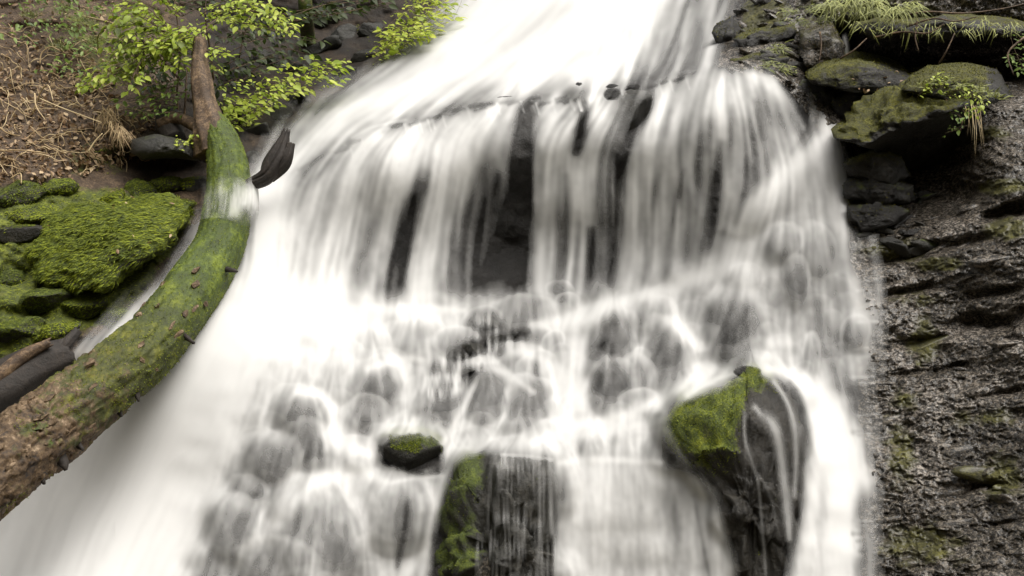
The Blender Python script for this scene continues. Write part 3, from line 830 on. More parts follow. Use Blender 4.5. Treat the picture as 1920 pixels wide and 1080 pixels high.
def bark_material(name, moss_cols, bark_cols, flake=True):
    m, nt, N, L, bsdf = new_mat(name)
    geo = N.new("ShaderNodeNewGeometry"); co = geo.outputs["Position"]
    n1 = noise_node(N, L, co, 16, 7, 0.65, None, 0.6)
    n2 = noise_node(N, L, co, 80, 5, 0.65)
    s = mathn(N, L, 'ADD', mathn(N, L, 'MULTIPLY', n1.outputs["Fac"], 0.6), mathn(N, L, 'MULTIPLY', n2.outputs["Fac"], 0.4))
    r = ramp(N, bark_cols); L.new(s, r.inputs[0])
    nm = noise_node(N, L, co, 11, 9, 0.78); rm = ramp(N, moss_cols); L.new(nm.outputs["Fac"], rm.inputs[0])
    ns = noise_node(N, L, co, 13, 8, 0.7)
    f = mathn(N, L, 'ADD', attr(N, "moss"), mathn(N, L, 'MULTIPLY', mathn(N, L, 'SUBTRACT', ns.outputs["Fac"], 0.5), 1.6))
    fr = ramp(N, [(0.4, (0, 0, 0)), (0.58, (1, 1, 1))]); L.new(f, fr.inputs[0])
    old = mixc(N, L, attr(N, "old"), rm.outputs[0], mixc(N, L, 1.0, rm.outputs[0], (1.0, 0.72, 0.8), 'MULTIPLY'))
    L.new(mixc(N, L, fr.outputs[0], r.outputs[0], old), bsdf.inputs["Base Color"])
    bsdf.inputs["Roughness"].default_value = 0.72
    b = N.new("ShaderNodeBump"); b.inputs["Strength"].default_value = 0.8; b.inputs["Distance"].default_value = 0.012
    L.new(s, b.inputs["Height"])
    b2 = N.new("ShaderNodeBump"); b2.inputs["Strength"].default_value = 0.5; b2.inputs["Distance"].default_value = 0.006
    L.new(nm.outputs["Fac"], b2.inputs["Height"]); L.new(b.outputs[0], b2.inputs["Normal"])
    L.new(b2.outputs[0], bsdf.inputs["Normal"])
    return m
MAT["log"] = bark_material("log_bark", [(0.34, (0.016, 0.026, 0.002)), (0.51, (0.042, 0.066, 0.003)), (0.66, (0.13, 0.17, 0.005))],
                           [(0.38, (0.012, 0.007, 0.004)), (0.47, (0.06, 0.035, 0.015)), (0.55, (0.11, 0.07, 0.034)), (0.63, (0.27, 0.195, 0.125))])
MAT["deadwood"] = bark_material("dead_wood", [(0.3, (0.02, 0.025, 0.004)), (0.7, (0.1, 0.12, 0.012))],
                           [(0.3, (0.012, 0.008, 0.005)), (0.5, (0.07, 0.042, 0.022)), (0.7, (0.3, 0.2, 0.11))])
MAT["darkwood"] = bark_material("dark_wet_wood", [(0.3, (0.01, 0.012, 0.003)), (0.7, (0.05, 0.06, 0.01))],
                           [(0.3, (0.004, 0.003, 0.002)), (0.55, (0.02, 0.014, 0.01)), (0.75, (0.09, 0.07, 0.05))])

LOGPX = [(398,222,6.16,20),(408,245,6.1,29),(424,290,6.02,37),(429,340,5.92,41),(425,400,5.82,45),(408,470,5.68,47),(343,572,5.42,53),(260,666,5.15,57),(111,787,4.82,65),(49,836,4.7,69),(-60,922,4.5,76),(-190,1025,4.28,82)]
LC = catmull([list(P(x, y, Y)) + [r * Y / FPX] for x, y, Y, r in LOGPX], 40)
LOGC, LOGR = LC[:, :3], LC[:, 3]
def make_log():
    root = empty("fallen_log", Vector(LOGC[-1].tolist()), "long fallen log, green with moss above and flaking brown bark below, spanning the white water", "log")
    n, seg = len(LOGC), 120
    arc = np.concatenate([[0], np.cumsum(np.linalg.norm(np.diff(LOGC, axis=0), axis=1))])
    a = np.linspace(0, 2 * math.pi, seg, endpoint=False)
    A, S = np.meshgrid(a, arc)
    cx_, sx_ = np.cos(A) * 1.2, np.sin(A) * 1.2
    d = 0.12 * fbm(cx_ * 1.0, sx_ * 1.0, S * 1.6, 3, 3) + 0.08 * fbm(cx_ * 4, sx_ * 4, S * 7, 5, 4, 0.62)
    fl = fbm(cx_ * 4.5, sx_ * 4.5, S * 16, 4, 8, 0.6)
    px, py = to_px(LOGC)
    low = sstep(560, 700, py)[:, None]
    d = d + low * (0.075 * sstep(0.02, 0.08, fl) + 0.03 * fbm(cx_ * 16, sx_ * 16, S * 60, 2, 14))
    V, F, bad = tube(LOGC, LOGR, seg, d)
    moss = (0.72 * sstep(880, 540, py) + 0.34)[:, None] + 0.16 * np.sin(A - 0.3) - 0.15 * low
    # a worn, wet collar where the water crosses
    moss = moss - 0.35 * np.exp(-((py[:, None] - 395) / 26.0) ** 2) - 0.28 * sstep(300, 240, py)[:, None]
    mo = np.concatenate([moss.ravel(), [0, 0]])
    oldm = np.concatenate([np.repeat(sstep(520, 720, py), seg), [1, 1]])
    mesh_mixed("trunk", V, F, bad, MAT["log"], root, {"moss": mo, "old": oldm})
    # broken branch stubs along the lower side
    for (x, y, Y, dx, dy, ln, r) in [(a, b, c, d, e, f * .62, g * .8) for a, b, c, d, e, f, g in [(62,905,4.62,-.2,1,.055,.03),(78,893,4.63,.5,.9,.06,.02),(118,868,4.7,.5,.7,.06,.026),(152,838,4.76,.6,.6,.035,.016),(258,745,5.0,.35,.9,.035,.015),(360,640,5.2,.8,.5,.03,.014),(440,508,5.5,.9,.2,.03,.012),(226,776,4.95,.5,.8,.025,.014),(255,700,5.0,.2,.4,.02,.018)]]:
        b = np.array(P(x, y, Y)); dv = np.array([dx, -0.25, -dy]); dv /= np.linalg.norm(dv)
        C = np.array([b - dv * 0.05, b, b + dv * ln * .6, b + dv * ln])
        nn = fbm(np.arange(4)[:, None] * 1.3 + x, np.arange(9)[None] * 1.1, 0, 2, int(x)) * 0.7
        V, F, bad = tube(C, np.array([r * 1.5, r * .95, r * .65, r * .35]), 9, nn)
        mesh_mixed("branch_stub", V, F, bad, MAT["darkwood"], root, {"moss": np.zeros(len(V))})
    # lifted plates of bark on the lower half
    rr = np.random.default_rng(12)
    T, Nn, B = frames(LOGC)
    for k in range(150):
        i = rr.integers(int(n * .52), int(n * .96)); ang = rr.uniform(-2.6, 2.9)
        nv = math.cos(ang) * Nn[i] + math.sin(ang) * B[i]
        if nv[1] > 0.25: continue
        tv = T[i]; sv = np.cross(tv, nv)
        ctr = LOGC[i] + nv * LOGR[i] * 1.07
        m_ = 8
        th = np.linspace(0, 2 * math.pi, m_, endpoint=False)
        ra = rr.uniform(.5, 1.15, m_); L1, L2 = rr.uniform(.012, .04), rr.uniform(.007, .017)
        th = th + rr.uniform(0, 1.5)
        tp = ctr + (np.cos(th) * ra * L1)[:, None] * tv + (np.sin(th) * ra * L2)[:, None] * sv + rr.uniform(-.003, .006, m_)[:, None] * nv
        bt = tp - 0.012 * nv
        V = np.vstack([tp, bt, ctr + 0.004 * nv])
        F = [(j, (j + 1) % m_, m_ + (j + 1) % m_, m_ + j) for j in range(m_)]
        me = bpy.data.meshes.new("bark_plate")
        me.from_pydata(V.tolist(), [], F + [(j, 2 * m_, (j + 1) % m_) for j in range(m_)])
        at = me.attributes.new("moss", 'FLOAT', 'POINT'); at.data.foreach_set("value", np.full(len(V), rr.choice([-0.2, 0.1, 0.45]), np.float32))
        me.materials.append(MAT["log"])
        link_mesh("bark_plate", me, root)
    return root
LOG = make_log()

def woody(name, pts, label, cat, mat, seg=28, jag=0.0, seed=0, moss=0.1, rough=0.14, group=None):
    C = catmull([list(P(x, y, Y)) + [r * Y / FPX] for x, y, Y, r in pts], 14)
    c, R = C[:, :3], C[:, 3]
    arc = np.concatenate([[0], np.cumsum(np.linalg.norm(np.diff(c, axis=0), axis=1))])
    A, S = np.meshgrid(np.linspace(0, 2 * math.pi, seg, endpoint=False), arc)
    d = rough * fbm(np.cos(A) * 1.3 + seed, np.sin(A) * 1.3, S * 2, 3, seed) + rough * .8 * fbm(np.cos(A) * 6, np.sin(A) * 6, S * 2.5, 3, seed + 1)
    V, F, bad = tube(c, R, seg, d)
    if jag:
        ns = len(c); T, N, B = frames(c)
        for k in range(1, 5):                                  # splintered end
            row = ns - k
            sp = jag * (0.5 + 0.9 * fbm(np.cos(A[0]) * 2.2 + seed, np.sin(A[0]) * 2.2, 0, 3, seed + 9)) * (5 - k) / 4
            V[row * seg:(row + 1) * seg] += sp[:, None] * T[-1][None]
    mo = np.full(len(V), moss)
    o = mesh_mixed(name, V - c[0], F, bad, MAT[mat], None, {"moss": mo})
    o.location = Vector(c[0].tolist())
    return tag(o, label, cat, group)
stump_root = woody("broken_stump", [(406,285,6.08,42),(396,250,6.08,34),(384,200,6.14,23),(378,160,6.16,21),(374,120,6.18,16),(374,84,6.2,13)], "upright splintered brown stump rising from the upper end of the log", "stump", "deadwood", jag=0.05, seed=31, moss=0.05, rough=0.26)
woody("branch_stub", [(430,362,5.95,12),(465,346,5.88,12),(498,330,5.84,15),(518,300,5.84,17),(530,270,5.84,11),(536,249,5.84,6)], "short black upright branch stub beside the head of the log", "branch", "darkwood", seed=33, moss=0.0, rough=.4, jag=.03, seg=40)
woody("branch_stub", [(505,332,5.86,12),(528,312,5.84,13),(538,294,5.83,12),(545,272,5.83,8)], "second prong of black wood behind the upright stub", "branch", "darkwood", seed=34, moss=0.0, rough=.4, jag=.02, seg=40)
woody("rotten_log", [(-120,800,5.0,58),(0,735,5.08,50),(70,690,5.15,42),(125,668,5.2,32)], "dark rotten log lying behind the mossy log", "log", "darkwood", seed=35, moss=0.12, rough=0.22, jag=.03)
woody("rotten_branch", [(-60,760,4.95,16),(0,705,5.0,15),(50,665,5.05,13),(88,645,5.08,8)], "broken branch with a pale edge on top of the rotten log", "branch", "deadwood", seed=36, moss=0.15, jag=.03)
woody("rotten_branch", [(85,690,5.15,14),(115,655,5.2,12),(145,622,5.25,8)], "short black stick poking up from the rotten log", "branch", "darkwood", seed=37, moss=0.0, jag=.02)
woody("root", [(300,235,6.3,12),(330,222,6.28,10),(360,232,6.22,12),(392,250,6.15,14)], "thick brown root looping into the stump", "root", "deadwood", seed=38)
woody("root", [(318,215,6.4,22),(318,240,6.35,26),(330,262,6.3,20)], "mossy lump of root behind the stump", "root", "darkwood", seed=39, moss=.2)
# ------------------------------------------------------------------ water
WST = 2.4
wxs = np.arange(-140, 1741, WST); wys = np.arange(-150, 1201, WST)
WX, WY = np.meshgrid(wxs, wys)
WH, WW = WX.shape
BASE = base_Y(WX, WY)
relief = dome_relief(WX, WY, BASE)
EXTRA = [(1400,270,125,170,.13),(770,848,66,44,.10)]
for (cx, cy, rx, ry, d) in EXTRA:
    r2 = ((WX - cx) / rx) ** 2 + ((WY - cy) / ry) ** 2
    relief = np.maximum(relief, d * np.sqrt(np.clip(1 - r2, 0, 1)))
steps = 0.02 * fbm(WX / 70.0, WY / 45.0, 0, 3, 51)
in_casc = blur(in_poly([(450,560),(1340,520),(1600,480),(1620,1200),(300,1200),(350,800)], WX, WY).astype(float), 14)
WYD = BASE - relief - steps * in_casc - 0.035
# drape: keep the sheet in front of every boulder it runs over
def drape():
    DS = 2
    gx, gy = WX[::DS, ::DS], WY[::DS, ::DS]
    best = np.full(gx.shape, 99.0)
    dx, dy, dz = ray(gx, gy)
    for o in list(col.objects):
        if o.type != 'MESH' or not o.name.startswith(("boulder", "dark_boulder", "lip_rock", "rock_column", "mossy_boulder", "bare_rock", "rock_rib")): continue
        n = len(o.data.vertices); Vv = np.empty(n * 3, np.float32); o.data.vertices.foreach_get("co", Vv)
        Vv = Vv.reshape(-1, 3) + np.array(o.location)
        qx, qy = to_px(Vv)
        if qx.max() < -140 or qx.min() > 1740 or qy.min() > 1200: continue
        o.data.calc_loop_triangles(); tri = np.empty(len(o.data.loop_triangles) * 3, np.int32); o.data.loop_triangles.foreach_get("vertices", tri)
        bv = BVHTree.FromPolygons([Vector(v) for v in Vv.tolist()], tri.reshape(-1, 3).tolist())
        i0, i1 = np.searchsorted(gx[0], qx.min()), np.searchsorted(gx[0], qx.max())
        j0, j1 = np.searchsorted(gy[:, 0], qy.min()), np.searchsorted(gy[:, 0], qy.max())
        for j in range(j0, j1):
            for i in range(i0, i1):
                h = bv.ray_cast(CAM, Vector((dx[j, i], dy[j, i], dz[j, i])))
                if h[0] is not None and h[0].y < best[j, i]: best[j, i] = h[0].y
    return best
DR = drape()
for _ in range(2):                                            # grow by two cells
    q_ = np.pad(DR, 1, mode='edge')
    DR = np.minimum.reduce([q_[a:a + DR.shape[0], b:b + DR.shape[1]] for a in (0, 1, 2) for b in (0, 1, 2)])
over = np.clip(blur(np.where(DR < 50, BASE[::2, ::2] - DR, 0.0), 1.0), 0, None)
over = bil(over, (WX + 140) / (2 * WST), (WY + 150) / (2 * WST))
WYD = np.minimum(WYD, BASE - over - 0.028)
WYD = WYD - 0.13 * blur(in_poly([(110,720),(150,650),(215,590),(290,520),(350,430),(400,390),(420,420),(360,540),(250,680),(150,760)], WX, WY).astype(float), 5)
WYS = blur(WYD, 3.5)

# cover of white water
B = np.zeros_like(WX)
JX = 7 * fbm(WX / 26.0, WY / 40.0, 0, 3, 91); JY = 6 * fbm(WX / 26.0, WY / 40.0, 7, 3, 92)
JX = JX + sstep(1545, 1600, WX) * sstep(300, 420, WY) * (34 * fbm(WX / 90.0, WY / 9.0, 3, 3, 93) + 16 * fbm(WX / 60.0, WY / 60.0, 3, 2, 94))
def paint(pts, v, feather):
    global B
    m = blur(in_poly(pts, WX + JX, WY + JY).astype(float), feather / WST)
    B = B * (1 - m) + v * m
def stroke(pts, v, hard=1.0, mode='mix'):
    """pts: (x, y, half width); soft line of cover v"""
    global B
    pts = np.array(pts, float)
    if len(pts) > 2: pts = catmull(pts, 6)
    pad = pts[:, 2].max() * 3 + 4
    x0, x1 = pts[:, 0].min() - pad, pts[:, 0].max() + pad; y0, y1 = pts[:, 1].min() - pad, pts[:, 1].max() + pad
    i0, i1 = max(0, int((x0 + 140) / WST)), min(WW, int((x1 + 140) / WST) + 1)
    j0, j1 = max(0, int((y0 + 150) / WST)), min(WH, int((y1 + 150) / WST) + 1)
    if i1 <= i0 or j1 <= j0: return
    X, Y = WX[j0:j1, i0:i1], WY[j0:j1, i0:i1]
    best = np.zeros_like(X)
    for a, b in zip(pts[:-1], pts[1:]):
        d = b[:2] - a[:2]; L2 = d @ d + 1e-9
        t = np.clip(((X - a[0]) * d[0] + (Y - a[1]) * d[1]) / L2, 0, 1)
        dist = np.hypot(X - a[0] - t * d[0], Y - a[1] - t * d[1])
        w = a[2] + t * (b[2] - a[2])
        best = np.maximum(best, np.exp(-(dist / w) ** 2))
    m = np.clip(best * hard, 0, 1)
    B[j0:j1, i0:i1] = B[j0:j1, i0:i1] * (1 - m) + v * m

paint([(900,-260),(860,-20),(780,90),(690,140),(610,190),(560,240),(505,300),(470,345),(560,340),(700,238),(900,190),(1130,172),(1215,140),(1260,40),(1300,-40),(1340,-260)], 1.0, 24)
paint([(1340,-260),(1290,-20),(1230,70),(1190,152),(1340,135),(1372,0),(1410,-260)], 0.5, 9)
stroke([(1345,-150,14),(1335,0,12),(1325,130,10)], .78); stroke([(1292,20,6),(1270,130,5)], .75, .8); stroke([(1215,120,20),(1240,60,14)], .75, .7)
stroke([(1310,40,9),(1300,120,9)], .3, .8); stroke([(1250,130,12),(1275,90,10)], .42, .7); stroke([(1190,120,10),(1210,100,8)], .6, .6)
# the curtain
paint([(470,340),(560,318),(640,272),(700,242),(900,196),(1130,176),(1230,152),(1340,128),(1400,134),(1450,152),(1490,205),(1508,245),(1480,300),(1400,380),(1345,500),(1150,548),(1000,552),(700,566),(560,545),(455,530)], .66, 4)
for pts, v, h in [
  ([(505,345,36),(500,430,42),(500,530,48)], 1.0, 1.0),
  ([(600,330,34),(570,420,36),(555,520,40)], .84, .9),
  ([(620,300,10),(575,350,9),(552,400,8)], .42, .75), ([(590,300,6),(560,345,7)], .55, .7),
  ([(690,262,18),(640,370,22),(610,530,30)], .82, .9), ([(760,260,16),(700,380,18),(650,530,20)], .78, .9),
  ([(735,330,8),(690,440,12),(672,530,14)], .55, .8), ([(700,420,9),(685,540,16)], .5, .8),
  ([(800,250,12),(745,380,14),(715,520,12)], .8, .9),
  ([(800,330,12),(765,420,18),(742,540,22)], .30, .95), ([(770,440,10),(740,545,16)], .22, .9),
  ([(812,270,6),(785,400,5),(770,540,5)], .58, .7),
  ([(870,225,24),(838,340,26),(808,460,24),(796,548,24)], .84, .95), ([(925,205,22),(900,260,16),(868,360,14)], .78, .9),
  ([(900,320,14),(880,420,24),(862,545,30)], .42, .95), ([(930,360,12),(918,450,24),(905,548,26)], .24, .95),
  ([(950,235,12),(944,330,9),(940,450,8)], .6, .8), ([(925,300,4),(910,450,4)], .55, .7),
  ([(985,205,13),(978,300,18),(974,420,22),(970,548,24)], .03, 1.3), ([(958,400,8),(955,540,10)], .1, .9),
  ([(1002,200,10),(1012,260,8),(1010,330,6)], .5, .8),
  ([(1040,185,17),(1033,280,16),(1025,400,20),(1012,545,20)], .82, 1.0), ([(1075,182,10),(1068,300,8),(1062,400,7)], .72, .8),
  ([(1095,195,10),(1092,240,12),(1080,285,9)], .05, 1.2), ([(1062,330,6),(1058,440,8),(1050,540,9)], .38, .8),
  ([(1120,190,12),(1122,260,16),(1108,360,18),(1092,545,14)], .76, .95), ([(1130,300,8),(1122,420,7),(1118,545,7)], .72, .8),
  ([(1085,420,6),(1078,545,8)], .35, .8), ([(1105,430,5),(1102,540,7)], .3, .8),
  ([(1205,205,20),(1185,250,12),(1165,300,10)], .08, 1.1), ([(1162,290,12),(1152,400,15),(1140,548,22)], .2, 1.0), ([(1148,300,3),(1150,420,3)], .5, .7), ([(1170,330,3),(1160,460,3)], .5, .7),
  ([(1260,180,20),(1205,260,18),(1188,360,18),(1175,530,20)], .82, .95), ([(1320,150,18),(1260,250,16),(1240,350,14),(1228,520,14)], .78, .95),
  ([(1232,330,8),(1215,430,9),(1208,530,10)], .5, .8), ([(1345,145,14),(1300,260,15),(1278,380,15),(1262,520,16)], .74, .95),
  ([(1282,320,6),(1258,430,6),(1248,520,8)], .45, .8), ([(1330,230,10),(1308,330,14),(1298,440,18),(1290,510,20)], .34, .9),
  ([(1368,150,9),(1352,280,8),(1335,420,7)], .66, .8), ([(1352,270,8),(1342,360,12),(1330,460,14)], .26, .9),
  ([(1388,150,8),(1392,260,8),(1392,360,7)], .62, .85), ([(1372,200,5),(1370,330,6)], .42, .7),
  ([(1420,170,12),(1430,240,22),(1420,310,22),(1400,370,16)], .33, .9), ([(1408,150,7),(1412,230,4)], .6, .7),
  ([(1400,138,9),(1450,155,10),(1485,205,9),(1505,240,7)], .8, .95), ([(1470,215,16),(1478,260,18),(1455,310,14)], .58, .9),
  ([(660,258,3),(700,238,3),(760,225,3)], .9, .7), ([(720,247,5),(790,228,4),(860,212,4)], .45, .8), ([(560,318,4),(640,275,4)], .5, .8),
  ([(880,200,4),(960,190,3),(1010,184,3)], .3, .8),
  ([(790,350,10),(758,450,16),(735,552,18)], .16, .9), ([(935,330,9),(925,430,20),(912,552,24)], .14, .9), ([(880,400,10),(866,480,16),(855,552,18)], .28, .9), ([(1112,430,5),(1106,545,7)], .2, .9), ([(1345,330,8),(1335,430,12)], .16, .8), ([(1512,255,5),(1470,315,8),(1415,385,10),(1380,450,12)], .3, .9), ([(1450,200,16),(1452,260,18),(1430,320,16)], .4, .8)]:
    stroke([(a_, b_, c_ * (1.2 if v < .45 else 1)) for a_, b_, c_ in pts], v, max(h, 1.0) if v < .35 else h)
for k in range(26):                                          # the broken lip: dark nicks between beads of water
    x_ = rng.uniform(640, 1330); y_ = np.interp(x_, [560, 700, 900, 1130, 1230, 1340], [318, 242, 196, 176, 152, 130]) + rng.uniform(0, 9)
    w_ = rng.uniform(2.5, 5)
    stroke([(x_ - w_ * 3, y_ + 3, w_), (x_ + w_ * 3, y_ - 3, w_ * .7)], .12, .75)
    stroke([(x_ + 14, y_ - 2, w_ * .8), (x_ + 20, y_ + 18, w_ * .5)], .95, .6)
# foam at the foot and the left hand run
paint([(440,500),(560,520),(640,545),(700,575),(830,570),(880,600),(760,700),(700,830),(640,900),(440,900),(330,1200),(-150,1200),(-150,985),(49,836),(111,787),(260,666),(343,572),(408,470)], .97, 16)
paint([(100,700),(200,600),(290,510),(340,430),(400,380),(390,420),(280,560),(180,680)], .5, 14)
paint([(135,690),(190,635),(275,560),(350,470),(380,400),(400,400),(390,480),(330,600),(220,720),(130,740)], .96, 13)
paint([(-150,1200),(-150,985),(49,836),(111,787),(260,666),(343,572),(430,540),(470,600),(420,760),(330,900),(300,1200)], .985, 20)
# right hand spout, fan and column
paint([(1518,170),(1540,165),(1570,185),(1585,215),(1578,250),(1555,262),(1530,250),(1520,215)], .8, 6)
stroke([(1528,172,8),(1555,200,9),(1568,225,9),(1550,258,10)], .97, .95); stroke([(1532,215,7),(1528,240,9)], .15, .9)
paint([(1560,245),(1580,280),(1585,380),(1600,500),(1625,620),(1630,700),(1420,700),(1330,520),(1345,480),(1400,385),(1480,300),(1535,255)], .74, 7)
stroke([(1555,255,10),(1500,300,16),(1420,380,18),(1380,460,24)], .9, .9); stroke([(1545,275,22),(1560,330,20)], .88, .8)
stroke([(1490,360,30),(1480,460,26)], .62, .8); stroke([(1530,360,16),(1520,460,14)], .6, .8); stroke([(1582,340,8),(1578,480,9)], .86, .9)
paint([(1335,500),(1400,488),(1465,492),(1470,540),(1420,555),(1330,560),(1180,590),(1190,560)], .95, 8)
paint([(1590,420),(1640,430),(1645,560),(1600,560)], .22, 14)
paint([(1470,540),(1600,520),(1640,560),(1630,720),(1500,720),(1440,650)], .72, 12)
# middle cascade
paint([(700,572),(850,562),(1000,560),(1150,552),(1300,520),(1400,560),(1480,640),(1500,700),(1430,690),(1250,760),(1240,880),(1040,880),(1000,850),(880,850),(700,900),(640,760)], .82, 9)
paint([(1340,575),(1440,560),(1500,600),(1520,690),(1400,690)], .86, 10)
# lower wall, column right, lower fall
paint([(690,900),(835,888),(850,850),(900,850),(830,960),(800,1200),(640,1200),(640,950)], .72, 6)
paint([(1030,862),(1150,868),(1250,870),(1320,900),(1370,980),(1400,1200),(1035,1200)], .8, 5)
paint([(1450,680),(1520,690),(1600,740),(1620,800),(1625,1200),(1450,1200),(1490,1000),(1510,860),(1500,760)], .97, 9)
# cover over the boulders follows the relief: thick on the treads and in the gaps, thin on the steep faces
cas = blur(in_poly(CASC, WX + 2 * JX, WY + 2 * JY).astype(float), 7)
cas = np.maximum(cas, blur(in_poly([(1440,420),(1570,420),(1600,560),(1440,560)], WX, WY).astype(float), 9))
W_ = P(WX, WY, blur(WYD, 1.6))
n_ = np.cross(np.gradient(W_, axis=1), np.gradient(W_, axis=0)); n_ /= np.linalg.norm(n_, axis=-1, keepdims=True) + 1e-12
n_ *= np.where(n_[..., 1:2] > 0, -1, 1)
prot = blur(WYD, 8) - blur(WYD, 1.5)
FACE = np.full_like(WX, .68)
for (cx, cy, rx, ry, b) in VEILED:
    r2 = ((WX - cx) / (rx * 1.25)) ** 2 + ((WY - cy) / (ry * 1.25)) ** 2
    m = sstep(1.2, .5, r2)
    FACE = FACE * (1 - m) + b * m
FACE = blur(FACE, 2)
tread = sstep(0.5, 0.92, n_[..., 2])
cov = FACE * 0.76 + (1.0 - FACE * 0.76) * (0.5 + 0.5 * sstep(.3, .7, FACE)) * np.clip(tread * 0.85 - 8.0 * np.clip(prot, -0.1, .1) + .02, 0, 1)
cov = np.clip(cov + 0.07 * fbm(WX / 30.0, WY / 60.0, 2, 3, 97), 0, 1)
tone = np.clip((B - .82) * 0.8, -.2, .18)
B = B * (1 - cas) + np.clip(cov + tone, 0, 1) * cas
VSET = {(q_[0], q_[1]) for q_ in VEILED}
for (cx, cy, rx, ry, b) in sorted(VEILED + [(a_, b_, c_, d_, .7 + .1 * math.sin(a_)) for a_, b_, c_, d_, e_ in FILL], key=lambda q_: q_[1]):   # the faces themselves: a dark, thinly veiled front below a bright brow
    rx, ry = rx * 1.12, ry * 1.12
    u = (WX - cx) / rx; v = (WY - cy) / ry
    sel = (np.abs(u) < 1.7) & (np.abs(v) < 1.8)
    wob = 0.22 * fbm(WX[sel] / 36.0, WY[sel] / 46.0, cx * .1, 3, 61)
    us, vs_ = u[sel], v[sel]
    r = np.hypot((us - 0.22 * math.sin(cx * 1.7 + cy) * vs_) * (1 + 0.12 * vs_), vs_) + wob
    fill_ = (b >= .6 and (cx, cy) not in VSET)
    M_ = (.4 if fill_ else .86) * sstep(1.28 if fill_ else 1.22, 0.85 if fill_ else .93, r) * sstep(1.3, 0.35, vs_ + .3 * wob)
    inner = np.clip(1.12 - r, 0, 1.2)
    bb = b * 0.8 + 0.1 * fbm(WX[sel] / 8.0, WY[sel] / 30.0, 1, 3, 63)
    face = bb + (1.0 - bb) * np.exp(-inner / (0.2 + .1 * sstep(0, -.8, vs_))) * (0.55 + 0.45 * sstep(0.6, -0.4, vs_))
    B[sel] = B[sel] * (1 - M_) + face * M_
for pts, v, h in [
  ([(700,580,10),(800,578,9),(870,582,7)], .98, .9), ([(600,600,30),(700,590,20)], 1.0, .9), ([(690,690,10),(760,672,9),(800,676,6)], .97, .9), ([(800,640,8),(800,690,10),(770,760,12)], .74, .8),
  ([(560,735,10),(600,740,9),(625,765,10)], 1.0, .9), ([(620,810,16),(640,830,20),(690,850,12)], 1.0, .95), ([(610,890,18),(680,885,16),(720,905,10)], 1.0, .95),
  ([(600,900,14),(560,930,14),(520,980,14)], .9, .8), ([(715,912,6),(770,898,5),(830,893,5)], .98, .9), ([(760,770,5),(720,800,7),(690,830,8)], .85, .8),
  ([(900,690,7),(880,740,7),(850,800,7),(800,880,8)], .9, .95), ([(905,685,8),(950,700,8),(1000,735,7)], .9, .8), ([(945,655,14),(1000,665,12),(1040,690,14)], .95, .8), ([(1050,700,20),(1080,740,24)], .95, .9),
  ([(1000,610,12),(1070,600,18),(1110,590,18)], 1.0, .9), ([(1080,620,18),(1090,680,16)], .95, .8), ([(1100,580,14),(1200,556,16),(1340,510,14)], 1.0, .9), ([(1250,600,12),(1270,610,14),(1300,640,12)], .98, .9),
  ([(1310,700,10),(1260,735,12),(1180,775,14),(1080,800,14),(1000,830,10)], 1.0, .95), ([(1340,690,10),(1300,690,10)], .95, .8), ([(1450,640,14),(1480,640,14)], .95, .8),
  ([(1040,820,14),(1150,805,14),(1240,790,12)], .92, .8), ([(1050,868,7),(1130,862,8),(1240,868,7)], 1.0, .9), ([(1090,880,30),(1100,960,40)], .9, .7),
  ([(1260,920,12),(1270,1000,14),(1275,1100,14)], .55, .7), ([(1200,930,14),(1195,1080,16)], .66, .6), ([(1330,920,6),(1365,1000,6),(1385,1100,6)], .62, .7), ([(1300,930,4),(1330,1080,4)], .55, .7), ([(1060,900,8),(1050,1080,9)], .55, .7), ([(1150,900,20),(1145,1080,22)], .86, .7),
  ([(1340,915,5),(1370,965,6),(1395,1060,6)], .9, .7),
  ([(765,940,7),(757,1000,8),(745,1060,8)], .18, 1.0), ([(700,915,10),(790,915,10)], .55, .8), ([(790,930,6),(785,1010,8),(760,1080,8)], .82, .8), ([(830,900,6),(815,960,9),(790,1040,10),(740,1100,10)], .92, .9),
  ([(1380,700,5),(1340,712,6),(1290,740,8)], .97, .8),
  ([(1440,690,9),(1500,710,12),(1550,760,14),(1570,850,22),(1580,1000,26)], 1.0, .95), ([(1545,900,10),(1530,1080,12)], .8, .6), ([(1520,870,8),(1500,1000,10)], .8, .6)]:
    stroke(pts, v, h)
lw = blur(in_poly([(470,560),(700,570),(860,568),(840,610),(740,660),(660,690),(600,740),(500,760),(400,900),(330,900)], WX + JX, WY + JY).astype(float), 14)
B = B + lw * .5 * (1 - B)
fanm = blur(in_poly([(1550,262),(1585,300),(1590,420),(1560,500),(1350,500),(1400,400),(1480,315)], WX + JX, WY + JY).astype(float), 8)
B = B + fanm * .3 * (1 - B) * (1 - .45 * sstep(.02, .07, prot))
for k in range(30):                                          # trickles creeping out over the ledges of the cliff
    y_ = rng.uniform(440, 1090); l_ = rng.uniform(14, 42); x_ = 1606 + rng.uniform(-8, 8)
    stroke([(x_, y_, rng.uniform(3, 6)), (x_ + l_, y_ + rng.uniform(-7, 3), 2.5)], rng.uniform(.45, .8), .8)
for pts, v, h in [([(1060,10,16),(980,60,20),(900,110,20)], .86, .7), ([(1180,60,14),(1120,95,14),(1060,110,12)], .8, .7), ([(960,120,12),(860,160,14),(760,190,14)], .88, .6), ([(1240,-40,10),(1180,30,12)], .85, .6), ([(820,110,14),(720,165,16),(640,215,18)], .86, .6)]:
    stroke(pts, v, h)
